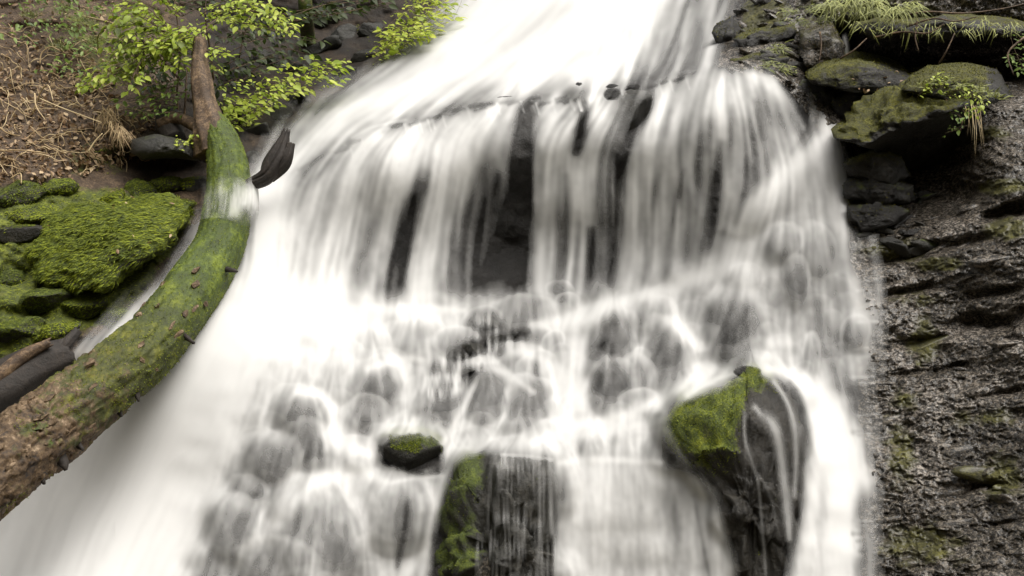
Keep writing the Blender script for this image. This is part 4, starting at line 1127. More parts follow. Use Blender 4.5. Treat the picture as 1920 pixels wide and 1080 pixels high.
# bare rock stays bare
for (cx, cy, rx, ry, t) in [(770,850,58,36,0),(1402,697,24,11,0),(1148,176,16,12,0),(1186,168,12,10,0)]:
    c_, s_ = math.cos(t), math.sin(t)
    u = ((WX - cx) * c_ + (WY - cy) * s_) / rx; v = (-(WX - cx) * s_ + (WY - cy) * c_) / ry
    r = np.hypot(u, v) + 0.16 * fbm(WX / 14.0, WY / 14.0, cx, 2, 71)
    B *= sstep(0.9, 1.12, r)
bbm = blur(in_poly([(1258,800),(1268,768),(1292,750),(1335,740),(1380,738),(1402,712),(1425,706),(1446,718),(1440,745),(1400,755),(1396,860),(1345,890),(1300,875),(1268,838)], WX + JX * .6, WY + JY * .6).astype(float), 1.5)
B *= 1 - bbm
rib = blur(in_poly([(785,740),(800,690),(850,650),(880,625),(890,590),(930,585),(945,610),(995,615),(1000,632),(960,650),(925,672),(905,700),(870,735),(820,760)], WX + JX, WY + JY).astype(float), 2.5)
B = B * (1 - rib) + rib * np.clip(0.12 + 0.5 * sstep(.6, .92, n_[..., 2]) - 6 * np.clip(prot, -.06, .06) + .3 * fbm(WX / 7.0, WY / 34.0, 0, 2, 72), 0, .7)
colm = blur(in_poly([(845,880),(875,852),(925,848),(930,900),(905,960),(880,1010),(860,1200),(795,1200),(815,1000)], WX, WY).astype(float), 2.0)
B *= 1 - colm
colr = blur(in_poly([(925,852),(1035,858),(1045,960),(1035,1200),(860,1200),(905,960)], WX, WY).astype(float), 2.0)
B = B * (1 - colr) + colr * np.clip(0.1 + .34 * fbm(WX / 4.0, WY / 60.0, 0, 2, 73) + .2 * sstep(.3, .9, n_[..., 2]), 0.03, .55)
darkb = blur(in_poly([(1392,752),(1440,740),(1478,760),(1500,860),(1505,960),(1470,1060),(1440,1200),(1400,1200),(1385,1080),(1350,960),(1335,880),(1385,850)], WX, WY).astype(float), 2.5)
B = B * (1 - darkb) + darkb * 0.06
for pts, v, h in [([(1415,765,7),(1450,800,9),(1466,860,9),(1478,960,8),(1480,1010,6)], .62, .95), ([(1452,716,5),(1480,760,6),(1492,830,6),(1490,930,5)], .6, .95), ([(1395,770,3),(1398,830,3),(1420,900,3),(1430,1000,3),(1436,1080,3)], .4, .9), ([(1400,860,2.5),(1440,920,3),(1460,1000,3)], .25, .9),
                  ([(1480,720,8),(1500,770,10),(1508,830,9)], .28, .9), ([(1010,860,3),(1012,1000,4),(1005,1080,4)], .4, .8), ([(1030,870,5),(1036,1000,5)], .45, .8), ([(1035,862,4),(990,855,4),(940,852,3)], .8, .7),
                  ([(1583,70,4),(1588,95,5),(1588,118,5)], .85, 1.0)]:
    stroke(pts, v, h)
# soft spray drifting off the edges
mist = blur(B, 16 / WST)
mist2 = blur(B, 34 / WST)
edge_l = sstep(380, 520, WX) * sstep(345, 250, WY)
edge_r = sstep(1560, 1640, WX) * sstep(380, 470, WY)
B = np.maximum(B, (0.75 * mist + 0.42 * mist2) * np.clip(edge_r + 0.95 * edge_l * sstep(760, 600, WX), 0, 1))

# flow direction: gravity along the surface, projected to the picture grid
Ysm = blur(WYD, 3.2)
W3 = P(WX, WY, Ysm)
du = np.gradient(W3, axis=1); dv = np.gradient(W3, axis=0)
nrm = np.cross(du, dv); nrm /= np.linalg.norm(nrm, axis=-1, keepdims=True) + 1e-12
g = np.array([0, 0, -1.0])
gt = g - (nrm @ g)[..., None] * nrm
# solve for grid components
E = (du * du).sum(-1); Fm = (du * dv).sum(-1); G = (dv * dv).sum(-1)
p1 = (gt * du).sum(-1); p2 = (gt * dv).sum(-1)
det = E * G - Fm * Fm + 1e-14
fxv = (p1 * G - p2 * Fm) / det; fyv = (p2 * E - p1 * Fm) / det
ln = np.hypot(fxv, fyv) + 1e-9; fxv /= ln; fyv /= ln
fyv = np.clip(fyv, 0.1, None)
HD = np.array([(1000,20,-.75,.65),(900,100,-.85,.5),(700,180,-.85,.5),(1150,60,-.6,.8),(1300,60,-.1,1),(1100,150,-.7,.6),(560,280,-.6,.8),(500,430,-.05,1),(600,420,-.3,1),(760,400,-.28,1),(870,400,-.15,1),(1000,400,-.04,1),(1200,400,-.08,1),(1350,300,-.05,1),(1450,250,.25,1),(1540,230,.1,1),(1420,400,-.5,.9),(1500,400,0,1),(1580,450,.02,1),(520,600,-.4,.8),(350,750,-.6,.9),(200,900,-.45,.9),(100,1080,-.2,1),(420,1000,-.3,1),(250,600,-.75,.75),(600,1000,-.12,1),(750,1000,-.05,1),(1150,980,0,1),(1330,980,.12,1),(1560,900,0,1),(1600,600,0,1),(900,700,-.2,1),(1200,700,0,1),(650,750,-.3,1)], float)
wsum = 0; hx = 0; hy = 0
for x, y, a, b in HD:
    w = 1.0 / (((WX - x) / 100) ** 2 + ((WY - y) / 100) ** 2 + 0.15) ** 2
    l = math.hypot(a, b); hx = hx + w * a / l; hy = hy + w * b / l; wsum = wsum + w
hx /= wsum; hy /= wsum
ws = 0.42 + 1.0 * in_casc; wh = 0.9 - 0.35 * in_casc
fx_ = blur(ws * fxv + wh * hx, 1.5); fy_ = blur(ws * fyv + wh * hy, 1.5)
ln = np.hypot(fx_, fy_) + 1e-9; fx_ /= ln; fy_ /= ln

def lic(src, steps, sgn=(1, -1), h=1.0, decay=None):
    acc = src.copy(); wt = 1.0
    gx0, gy0 = np.meshgrid(np.arange(WW, dtype=float), np.arange(WH, dtype=float))
    for s_ in sgn:
        gx, gy = gx0.copy(), gy0.copy()
        for k in range(steps):
            ix = np.clip(gx, 0, WW - 1).astype(np.int32); iy = np.clip(gy, 0, WH - 1).astype(np.int32)
            gx += s_ * h * fx_[iy, ix]; gy += s_ * h * fy_[iy, ix]
            w = 1.0 if decay is None else decay ** k
            acc += w * bil(src, gx, gy)
            if s_ == sgn[0]: wt += w
            else: wt += w
    return acc / wt
nz = rng.normal(size=WX.shape)
fine = lic(blur(nz, .6), 26, h=1.2); fine /= fine.std()
short = lic(blur(rng.normal(size=WX.shape), .8), 9, h=1.2); short /= short.std()
mid = lic(blur(rng.normal(size=WX.shape), 1.6), 34, h=1.5); mid /= mid.std()
wide = lic(blur(rng.normal(size=WX.shape), 3.6), 34, h=2.0); wide /= wide.std()
# water is carried downstream: smear the cover along the flow, more where it is thin
Bl = lic(B, 9, sgn=(-1, 1), h=1.2)
Bd = lic(B, 20, sgn=(-1,), h=1.3, decay=.91)
keep = np.clip(colm + darkb, 0, 1)
hold = np.clip(colm + colr + darkb + rib, 0, 1)
B = np.where(cas > .02, B * (1 - .25 * cas) + Bd * .25 * cas, B) * (.5 + .34 * cas) + Bl * (.5 - .34 * cas) * (1 - .6 * hold) + B * .3 * hold
calm = sstep(.9, 1.0, B)
streak = (1 - in_casc) * (0.65 * fine + 0.6 * mid + 0.4 * wide) + in_casc * (0.65 * short + 0.35 * mid + 0.45 * wide)
amp = 0.30 * np.clip(B * (1.03 - B) * 4, 0, 1)
D = B + amp * (0.42 - 0.14 * in_casc) * streak
curtm = blur(in_poly(CURTAIN, WX, WY).astype(float), 5)
D = D + curtm * .2 * (D - .55)
D = np.clip(D, 0, 1) * sstep(0.0, 0.06, B)
D = np.where(B > .985, np.maximum(D, .985), D)
DENS = np.clip(D, 0, 0.997) ** 1.7
fcov = np.maximum.reduce([DENS[:-1, :-1], DENS[1:, :-1], DENS[1:, 1:], DENS[:-1, 1:]])
WYS2 = WYS - 0.004 * streak * (1 - calm) * 0.4
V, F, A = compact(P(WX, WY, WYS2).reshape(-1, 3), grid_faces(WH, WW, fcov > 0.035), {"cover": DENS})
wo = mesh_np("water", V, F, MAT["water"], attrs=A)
wo["kind"] = "structure"

# the tongue of water that wraps over the log
def log_veil():
    px, py = to_px(LOGC)
    i0 = int(np.argmin(np.abs(py - 312))); i1 = int(np.argmin(np.abs(py - 450)))
    C = LOGC[i0:i1 + 1]; R = LOGR[i0:i1 + 1] * 1.27 + 0.006
    seg = 140
    V, F, _ = tube(C, R, seg, None, cap=False)
    x, y = to_px(V)
    ctr = np.interp(y, py[i0:i1 + 1], px[i0:i1 + 1])
    s = x - ctr
    nz_ = 16 * fbm(s / 16.0, y / 22.0, 1, 3, 8)
    top = 350 - 0.18 * s + nz_; bot = 400 - 0.22 * s + nz_
    den = sstep(-26, 24, y - top) * sstep(30, -24, y - bot) * sstep(-56, -30, s)
    st = fbm(s / 6.0, (y - 0.5 * s) / 50.0, 2, 3, 5)
    den = np.clip(den * (0.24 + 0.58 * sstep(-8, 40, s) + 0.36 * st), 0, .97)
    o = mesh_np("water_veil", V, F, MAT["water"], attrs={"cover": den})
    o["kind"] = "structure"
log_veil()
# ------------------------------------------------------------------ plants, moss, litter
def leaf_material(name, c_dark, c_mid, c_light, trans=0.45, rough=0.5):
    m, nt, N, L, bsdf = new_mat(name)
    out = N["Material Output"]
    oi = N.new("ShaderNodeObjectInfo"); geo = N.new("ShaderNodeNewGeometry")
    n = noise_node(N, L, geo.outputs["Position"], 14, 3, 0.6)
    s = mathn(N, L, 'ADD', mathn(N, L, 'MULTIPLY', geo.outputs["Random Per Island"], 0.45), mathn(N, L, 'MULTIPLY', n.outputs["Fac"], 0.35))
    s = mathn(N, L, 'ADD', s, mathn(N, L, 'MULTIPLY', oi.outputs["Random"], 0.35))
    r = ramp(N, [(0.2, c_dark), (0.5, c_mid), (0.85, c_light)]); L.new(s, r.inputs[0])
    L.new(r.outputs[0], bsdf.inputs["Base Color"])
    bsdf.inputs["Roughness"].default_value = rough
    t = N.new("ShaderNodeBsdfTranslucent"); L.new(r.outputs[0], t.inputs["Color"])
    mx = N.new("ShaderNodeMixShader"); mx.inputs[0].default_value = trans
    L.new(bsdf.outputs[0], mx.inputs[1]); L.new(t.outputs[0], mx.inputs[2]); L.new(mx.outputs[0], out.inputs["Surface"])
    return m
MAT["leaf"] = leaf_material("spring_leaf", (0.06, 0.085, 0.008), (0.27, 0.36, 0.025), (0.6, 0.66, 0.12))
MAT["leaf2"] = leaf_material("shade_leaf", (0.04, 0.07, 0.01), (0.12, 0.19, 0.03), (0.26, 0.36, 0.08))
MAT["mossblade"] = leaf_material("moss_blades", (0.016, 0.026, 0.002), (0.085, 0.115, 0.004), (0.25, 0.29, 0.01), 0.25, 0.8)
MAT["mossblade2"] = leaf_material("olive_moss_blades", (0.018, 0.018, 0.002), (0.075, 0.075, 0.005), (0.22, 0.21, 0.012), 0.25, 0.8)
MAT["litter"] = leaf_material("dry_leaf", (0.05, 0.026, 0.012), (0.2, 0.12, 0.06), (0.5, 0.38, 0.23), 0.15, 0.6)
MAT["straw"] = leaf_material("dry_stem", (0.13, 0.08, 0.035), (0.34, 0.24, 0.12), (0.6, 0.48, 0.28), 0.1, 0.6)
MAT["greenstem"] = leaf_material("green_stem", (0.06, 0.07, 0.015), (0.16, 0.18, 0.03), (0.3, 0.32, 0.07), 0.15, 0.6)

def leaf_mesh(name, mat, ln=1.0, wd=0.5, fold=0.12, droop=0.15, teeth=0):
    """pointed leaf along +X, unit length, folded on its midrib"""
    xs = [0, .18, .45, .75, 1.0]
    ws = [0.05, .75, 1.0, .6, 0.02]
    V, F = [], []
    for x, w in zip(xs, ws):
        z = -droop * x * x
        V += [(x * ln, -w * wd / 2, z + fold * w * .5), (x * ln, 0, z), (x * ln, w * wd / 2, z + fold * w * .5)]
    for i in range(4):
        a = i * 3
        F += [(a, a + 3, a + 4, a + 1), (a + 1, a + 4, a + 5, a + 2)]
    me = bpy.data.meshes.new(name)
    me.from_pydata(V, [], F)
    me.polygons.foreach_set("use_smooth", np.ones(len(F), bool))
    me.materials.append(MAT[mat])
    return me
LEAF = [leaf_mesh("leaf", "leaf", 1, w, f, d) for w, f, d in ((.55, .12, .15), (.62, .2, .25), (.48, .08, .1))]
LEAF2 = [leaf_mesh("leaf", "leaf2", 1, w, f, d) for w, f, d in ((.5, .12, .15), (.6, .2, .2), (.42, .08, .1))]
DRY = [leaf_mesh("fallen_leaf", "litter", 1, w, f, d) for w, f, d in ((.55, .35, .3), (.62, -.3, .5), (.48, .5, -.3), (.7, .15, .1))]

def frame_m(p, x, nrm, size):
    x = Vector(x).normalized(); n = Vector(nrm); n = (n - x * n.dot(x))
    if n.length < 1e-4: n = x.orthogonal()
    n.normalize(); y = n.cross(x)
    M = Matrix((x, y, n)).transposed().to_4x4()
    M.translation = Vector(p)
    return M @ Matrix.Scale(size, 4)

def wire(name, pts, r0, r1, mat, parent=None, seg=6, sub=5):
    C = catmull(pts, sub) if len(pts) > 2 else np.array(pts, float)
    R = np.linspace(r0, r1, len(C))
    V, F, bad = tube(C, R, seg, None)
    return mesh_mixed(name, V, F, bad, MAT[mat], parent)

def join_leaves(name, meshes, mats, parent, matname):
    """many small leaves joined into one part (past the limit for single parts)"""
    Vs, Fs, off = [], [], 0
    base = []
    for me in meshes:
        v = np.empty(len(me.vertices) * 3); me.vertices.foreach_get("co", v)
        f = np.empty(len(me.polygons) * 4, np.int64); me.polygons.foreach_get("vertices", f)
        base.append((v.reshape(-1, 3), f.reshape(-1, 4)))
    for k, M in enumerate(mats):
        v, f = base[k % len(base)]
        A = np.array(M)
        Vs.append(v @ A[:3, :3].T + A[:3, 3]); Fs.append(f + off); off += len(v)
    o = mesh_np(name, np.concatenate(Vs), np.concatenate(Fs), MAT[matname], parent)
    o["kind"] = "stuff"
    return o

lr = np.random.default_rng(21)
def spray(pts, n_side, leaf_px, spread, up=(0, -0.55, 0.85), jit=0.35):
    """leaf matrices along a branchlet given in (px, py, Y); leaves in a flat layer on both sides"""
    C = catmull([list(P(x, y, Y)) for x, y, Y in pts], 12)
    T = np.gradient(C, axis=0); T /= np.linalg.norm(T, axis=1)[:, None]
    out = []
    up = Vector(up)
    for k in range(n_side):
        t = (k + lr.uniform(0, .8)) / n_side
        i = min(len(C) - 1, int(t * (len(C) - 1)))
        Yk = C[i][1]
        size = leaf_px * Yk / FPX * lr.choice([.5, .7, .85, 1.0, 1.3]) * lr.uniform(.85, 1.15)
        tv = Vector(T[i].tolist())
        for s in (-1, 1):
            side = tv.cross(up).normalized() * s
            d = (side * lr.uniform(.5, 1.1) + tv * lr.uniform(.2, .9) + Vector((lr.normal() * .2, lr.normal() * .2, -abs(lr.normal()) * .35)))
            n = up + Vector((lr.normal() * jit, lr.normal() * jit, lr.normal() * jit))
            off = side * lr.uniform(0, spread) * Yk / FPX + Vector((0, lr.normal() * .02, lr.normal() * .012))
            out.append(frame_m(Vector(C[i].tolist()) + off, d, n, size))
    return C, out

def shrub(name, label, cat, base, stems, sprays, meshes, matname, leaf_px, dens, spread, stem_r=.008, max_parts=290):
    root = empty(name, pv(*base), label, cat)
    for st in stems:
        wire("stem", [list(P(*q_)) for q_ in st], stem_r, stem_r * .4, "deadwood", root)
    mats = []
    for sp in sprays:
        L_ = sum(math.hypot(b[0] - a[0], b[1] - a[1]) for a, b in zip(sp, sp[1:]))
        C, m = spray(sp, max(3, int(L_ * dens)), leaf_px, spread)
        wire("twig", C[::6].tolist(), stem_r * .35, stem_r * .15, "deadwood", root, 5, 2)
        mats += m
    lr.shuffle(mats)
    for k, M in enumerate(mats[:max_parts]):
        o = link_mesh("leaf", meshes[k % len(meshes)], root)
        o.matrix_basis = M
    if len(mats) > max_parts:
        join_leaves("foliage", meshes, mats[max_parts:], root, matname)
    return root

def dup_sprays(sprays, n, jx, jy, jY):
    out = []
    for s in sprays:
        out.append(s)
        for _ in range(n):
            a, b, c = lr.normal() * jx, lr.normal() * jy, lr.normal() * jY
            out.append([(x + a + lr.normal() * 5, y + b + lr.normal() * 4, Y + c) for x, y, Y in s])
    return out

sp_main = [[(350,75,6.3),(300,60,6.25),(250,45,6.2),(212,58,6.15)], [(340,100,6.3),(290,90,6.2),(240,95,6.15),(205,110,6.1)], [(300,100,6.3),(240,130,6.2),(190,150,6.1),(150,168,6.05)],
           [(320,50,6.3),(280,25,6.2),(230,10,6.15)], [(330,85,6.25),(300,110,6.2),(345,120,6.1)], [(340,60,6.2),(310,75,6.1),(270,78,6.05)],
           [(330,30,6.4),(290,-10,6.3),(240,-30,6.3)], [(260,120,6.1),(250,145,6.05),(255,160,6.0)]]
shrub("shrub", "bright yellow green leafy shrub overhanging the litter beside the stump", "shrub", (335, 232, 6.5), [[(335,232,6.5),(332,170,6.45),(338,100,6.4),(330,20,6.4)], [(338,150,6.45),(300,110,6.3),(250,60,6.25)]],
      dup_sprays(sp_main, 6, 15, 12, .08), LEAF, "leaf", 15, .11, 13)
sp_r = [[(380,45,6.5),(430,20,6.4),(480,22,6.3),(520,38,6.2),(552,52,6.15)], [(400,30,6.5),(440,42,6.35),(490,48,6.25),(548,62,6.2)], [(390,20,6.5),(440,5,6.4),(490,10,6.3),(520,25,6.25)], [(380,60,6.4),(350,75,6.3),(345,70,6.3)], [(400,50,6.3),(370,70,6.2),(340,66,6.15)], [(395,105,6.3),(430,96,6.25)], [(395,120,6.3),(410,128,6.2)]]
shrub("shrub", "arching leafy branch reaching over the dark bank above the stump", "shrub", (400, 150, 6.7), [[(400,150,6.7),(395,100,6.6),(385,30,6.5),(390,-40,6.5)]],
      dup_sprays(sp_r, 3, 8, 9, .05), LEAF, "leaf", 14, .1, 10)
sp_b = [[(350,130,6.45),(310,130,6.4),(272,142,6.35)], [(345,150,6.4),(300,155,6.35),(270,165,6.3)], [(345,175,6.4),(300,178,6.3),(245,190,6.25)], [(340,200,6.35),(300,195,6.3),(260,205,6.25),(232,212,6.2)], [(330,215,6.3),(290,212,6.25),(240,218,6.2)]]
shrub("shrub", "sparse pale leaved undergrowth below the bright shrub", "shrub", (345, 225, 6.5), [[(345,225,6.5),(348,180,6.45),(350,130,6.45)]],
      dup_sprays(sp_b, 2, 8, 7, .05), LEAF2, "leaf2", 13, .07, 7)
sp_c = [[(408,222,6.7),(450,205,6.7),(500,182,6.75),(550,160,6.8),(600,140,6.9),(640,128,7.0)], [(415,200,6.75),(470,180,6.8),(540,150,6.9),(620,130,7.0)], [(410,235,6.6),(450,222,6.6),(480,205,6.6)], [(420,215,6.6),(470,195,6.65),(520,172,6.7)]]
shrub("ground_plant", "band of low pale green leaves along the edge of the spray", "plant", (430, 232, 6.7), [[(430,232,6.7),(440,215,6.7),(455,205,6.7)]],
      dup_sprays(sp_c, 5, 10, 13, .07), LEAF, "leaf", 15, .08, 10, .005)
sp_e = [[(420,120,7.1),(470,95,7.1),(530,90,7.2),(590,105,7.2)], [(430,60,7.2),(480,70,7.2),(540,75,7.3)], [(440,20,7.3),(500,30,7.3),(560,20,7.4),(620,10,7.5)], [(410,160,7.0),(460,140,7.0),(520,125,7.1)], [(600,30,7.6),(660,20,7.7),(720,5,7.9)], [(330,20,6.9),(380,5,6.9),(430,-10,7.0)], [(240,60,6.6),(280,130,6.6),(330,160,6.6)], [(350,110,6.7),(380,150,6.7),(400,190,6.7)]]
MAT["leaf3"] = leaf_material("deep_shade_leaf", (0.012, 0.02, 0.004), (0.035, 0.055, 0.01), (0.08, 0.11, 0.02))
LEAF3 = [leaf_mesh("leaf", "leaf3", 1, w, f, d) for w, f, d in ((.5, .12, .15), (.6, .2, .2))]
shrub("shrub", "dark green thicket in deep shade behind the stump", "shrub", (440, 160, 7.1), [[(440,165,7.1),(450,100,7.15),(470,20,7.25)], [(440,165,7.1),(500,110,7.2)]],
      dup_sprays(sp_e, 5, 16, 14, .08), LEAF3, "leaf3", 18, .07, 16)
sp_f = [[(40,10,6.6),(90,5,6.6),(140,20,6.6)], [(120,15,6.6),(170,5,6.6),(220,15,6.6)], [(60,35,6.5),(110,40,6.5),(160,55,6.5)], [(0,55,6.4),(30,60,6.4),(50,75,6.35)], [(130,80,6.4),(170,95,6.35),(200,90,6.35)], [(110,130,6.3),(140,125,6.3),(165,140,6.25)]]
shrub("ground_plant", "loose yellow green ground plants scattered high on the litter slope", "plant", (110, 60, 6.6), [[(110,62,6.6),(112,40,6.58)]],
      dup_sprays(sp_f, 5, 20, 12, .06), LEAF2, "leaf2", 12, .07, 12, .003)
sp_d = [[(712,100,7.6),(745,80,7.6),(780,60,7.7),(815,35,7.8),(850,5,8.0)], [(720,85,7.7),(760,55,7.75),(800,25,7.9),(840,-20,8.1)], [(740,70,7.6),(790,65,7.6),(800,55,7.6)], [(760,40,7.8),(790,10,7.9),(800,-20,8.0)], [(715,95,7.6),(735,70,7.7),(740,50,7.8)]]
shrub("ground_plant", "green ferny plants hanging over the dark earth by the upper falls", "plant", (760, 70, 7.8), [[(760,70,7.8),(780,40,7.85),(810,0,7.95)]],
      dup_sprays(sp_d, 6, 12, 11, .07), LEAF, "leaf", 15, .08, 10, .005)
shrub("ground_plant", "tuft of bright leaves in the crook of root and stump", "plant", (352, 282, 6.12), [[(352,285,6.12),(350,270,6.1)]],
      dup_sprays([[(352,285,6.1),(345,270,6.05),(335,262,6.02)], [(352,285,6.1),(358,266,6.05),(366,258,6.02)], [(350,282,6.1),(340,278,6.02),(330,275,6.0)]], 2, 4, 3, .02), LEAF, "leaf", 11, .15, 5, .004)
shrub("ground_plant", "bright green seedlings growing on the pale edged slab", "plant", (1765, 170, 5.55), [[(1765,175,5.55),(1765,160,5.52)]],
      dup_sprays([[(1735,170,5.5),(1760,158,5.48),(1785,160,5.47)], [(1770,175,5.5),(1800,168,5.45),(1830,172,5.42)], [(1745,160,5.55),(1762,150,5.52)], [(1820,180,5.42),(1832,196,5.38),(1826,215,5.38)]], 4, 10, 5, .03), LEAF, "leaf", 10, .13, 6, .003)
shrub("ground_plant", "small plant with pale leaves clinging under the overhanging boulder's edge", "plant", (1800, 250, 5.35), [[(1800,250,5.35),(1805,225,5.33)]],
      dup_sprays([[(1810,225,5.33),(1795,215,5.32),(1775,216,5.32)], [(1808,240,5.33),(1785,246,5.33),(1772,250,5.33)], [(1805,205,5.33),(1815,222,5.32)]], 1, 4, 4, .01), LEAF2, "leaf2", 10, .08, 5, .003)
shrub("ground_plant", "sprig of pale leaves at the edge of the hollow roof", "plant", (1910, 130, 5.7), [[(1925,140,5.7),(1905,100,5.68),(1895,70,5.66)]],
      dup_sprays([[(1920,110,5.7),(1900,100,5.68),(1885,108,5.66)], [(1915,85,5.7),(1900,72,5.67)], [(1922,125,5.7),(1905,125,5.68)]], 2, 6, 8, .02), LEAF2, "leaf2", 13, .1, 5, .003)

# ---- blades: thousands of short moss leaves, grass
def blades(name, Pn, D, Nn, ln, wd, mat, parent=None, kind="stuff", curl=0.3):
    """two-segment blades; Pn base, D direction, Nn surface normal"""
    n = len(Pn)
    S = np.cross(D, Nn); S /= np.linalg.norm(S, axis=1)[:, None] + 1e-9
    m = Pn + D * (ln * .55)[:, None]; t = Pn + D * ln[:, None] - Nn * (curl * ln)[:, None]
    h = (wd / 2)[:, None]
    V = np.stack([Pn - S * h, Pn + S * h, m + S * h * .7, m - S * h * .7, t], 1).reshape(-1, 3)
    b = (np.arange(n) * 5)[:, None]
    F3 = b + np.array([[0, 1, 2]]); F3b = b + np.array([[0, 2, 3]]); F3c = b + np.array([[3, 2, 4]])
    o = mesh_np(name, V, np.concatenate([F3, F3b, F3c]), MAT[mat], parent, smooth=False)
    if kind: o["kind"] = kind
    return o

def sample(o, n, seed, keep):
    """n random surface points of a mesh object (world), with normals and moss value"""
    me = o.data
    me.calc_loop_triangles()
    nv = len(me.vertices); V = np.empty(nv * 3); me.vertices.foreach_get("co", V); V = V.reshape(-1, 3)
    off = np.array(o.location) if o.parent is None else np.zeros(3)
    V = V + off
    tr = np.empty(len(me.loop_triangles) * 3, np.int64); me.loop_triangles.foreach_get("vertices", tr); tr = tr.reshape(-1, 3)
    a, b, c = V[tr[:, 0]], V[tr[:, 1]], V[tr[:, 2]]
    nr = np.cross(b - a, c - a); ar = np.linalg.norm(nr, axis=1)
    nr = nr / (ar[:, None] + 1e-12)
    mo = np.empty(nv); me.attributes["moss"].data.foreach_get("value", mo)
    r = np.random.default_rng(seed)
    k = r.choice(len(tr), n, p=ar / ar.sum())
    u, v = r.random(n), r.random(n); f = u + v > 1; u[f] = 1 - u[f]; v[f] = 1 - v[f]
    p = a[k] + (b - a)[k] * u[:, None] + (c - a)[k] * v[:, None]
    mm = mo[tr[k]].mean(1)
    toward = np.sign(((np.array(CAM) - p) * nr[k]).sum(1))
    nk = nr[k] * toward[:, None]
    ok = keep(p, nk, mm)
    return p[ok], nk[ok], r, mm[ok]

def mossy(o, n, ln, seed, flow=None, thr=0.3, parent=None, wd=None, mat="mossblade"):
    p, nn, r, mm = sample(o, n, seed, lambda P_, N_, M_: M_ + 0.5 * fbm(P_[:, 0] * 13, P_[:, 1] * 13, P_[:, 2] * 13, 3, seed) + 0.2 * N_[:, 2] > thr)
    if len(p) < 10: return
    k = len(p)
    if flow is None:
        D = nn * 0.8 + r.normal(size=(k, 3)) * .55 + np.array([0, 0, .15])
    else:
        fl = np.array(flow, float)[None] + 0.5 * np.stack([fbm(p[:, 0] * 6, p[:, 2] * 6, i, 2, 9 + i) for i in range(3)], -1) + r.normal(size=(k, 3)) * .18
        fl = fl - (fl * nn).sum(1)[:, None] * nn
        D = fl + nn * .32
    D /= np.linalg.norm(D, axis=1)[:, None]
    L_ = ln * r.uniform(.5, 1.4, k)
    blades("moss", p - nn * 0.002, D, nn, L_, L_ * (wd or .3), mat, parent or o)

def fix_child(o):
    pass
for o in list(col.objects):
    if o.type != 'MESH' or o.parent is not None: continue
    base_n = o.name.split(".")[0]
    if base_n == "mossy_rock": mossy(o, 3400, .016, 11, flow=(-.5, -.3, -.3), thr=.2)
    elif base_n == "moss_mound": mossy(o, 26000, .034, 12, flow=(-.75, -.2, -.6), thr=-.2, wd=.14)
    elif base_n == "overhanging_boulder": mossy(o, 12000, .011, 13, thr=.4, mat='mossblade2')
    elif base_n == "mossy_slab": mossy(o, 5000, .012, 14, thr=.3, mat='mossblade2')
    elif base_n == "mossy_boulder": mossy(o, 30000, .013, 15, thr=.35, wd=.2)
    elif base_n == "rock_column": mossy(o, 14000, .010, 18, thr=.4)
    elif base_n == "ledge_rock": mossy(o, 2500, .012, 16, thr=.3, mat='mossblade2')
bank_o = bpy.data.objects["bank"]
def bank_moss():
    p, nn, r, mm = sample(bank_o, 90000, 19, lambda P_, N_, M_: M_ + 0.4 * fbm(P_[:, 0] * 9, P_[:, 1] * 9, P_[:, 2] * 9, 3, 6) > .5)
    k = len(p); fl = np.array([-.6, -.3, -.4]) + r.normal(size=(k, 3)) * .35
    fl = fl - (fl * nn).sum(1)[:, None] * nn; D = fl + nn * .45; D /= np.linalg.norm(D, axis=1)[:, None]
    L_ = .022 * r.uniform(.5, 1.4, k)
    blades("moss", p - nn * .002, D, nn, L_, L_ * .17, "mossblade", bank_o)
bank_moss()
trunk = next(c for c in LOG.children if c.name.startswith("trunk"))
def log_moss():
    p, nn, r, mm = sample(trunk, 42000, 17, lambda P_, N_, M_: M_ + 0.75 * fbm(P_[:, 0] * 9, P_[:, 1] * 9, P_[:, 2] * 9, 3, 5) > .55)
    k = len(p)
    D = nn * .6 + r.normal(size=(k, 3)) * .4 + np.array([0, 0, -.35]); D /= np.linalg.norm(D, axis=1)[:, None]
    L_ = .010 * r.uniform(.5, 1.5, k)
    blades("moss", p - nn * .002, D, nn, L_, L_ * .3, "mossblade", LOG)
log_moss()

# ---- litter on the left bank
TB = None
def bank_hit(px, py):
    y = float(terr_Y(px, py)); e = 6.0
    a, b, c = P(px, py, y), P(px + e, py, float(terr_Y(px + e, py))), P(px, py + e, float(terr_Y(px, py + e)))
    n = np.cross(b - a, c - a); n /= np.linalg.norm(n)
    if n[1] > 0: n = -n
    return a, n
def in_litter(x, y):
    if x < -230 or x > 300 or y < -10 or y > 345: return False
    if x > 215 and y < 205: return False
    lim = 345 - 0.28 * x
    return y < lim + 30
fl_mats, tw = [], []
gr = np.random.default_rng(33)
while len(fl_mats) < 3600:
    x, y = gr.uniform(-230, 330), gr.uniform(-40, 350)
    if not in_litter(x, y) or (y < 130 and gr.random() < .55): continue
    p, n = bank_hit(x, y)
    d = gr.normal(size=3)
    s = gr.uniform(.014, .042) * (1.0 if x > -15 else .75)
    nn = n + gr.normal(size=3) * .5
    fl_mats.append((s, frame_m(Vector((p + n * gr.uniform(.002, .02)).tolist()), d, nn, s)))
fl_mats.sort(key=lambda q_: -q_[0])
for k, (s, M) in enumerate(fl_mats[:280]):
    o = link_mesh("fallen_leaf", DRY[k % 4])
    o.matrix_basis = M
    tag(o, "curled dry brown leaf lying loose in the litter on the bank", "leaf", "dry leaves of the litter")
join_leaves("leaf_litter", DRY, [M for s, M in fl_mats[280:]], None, "litter")
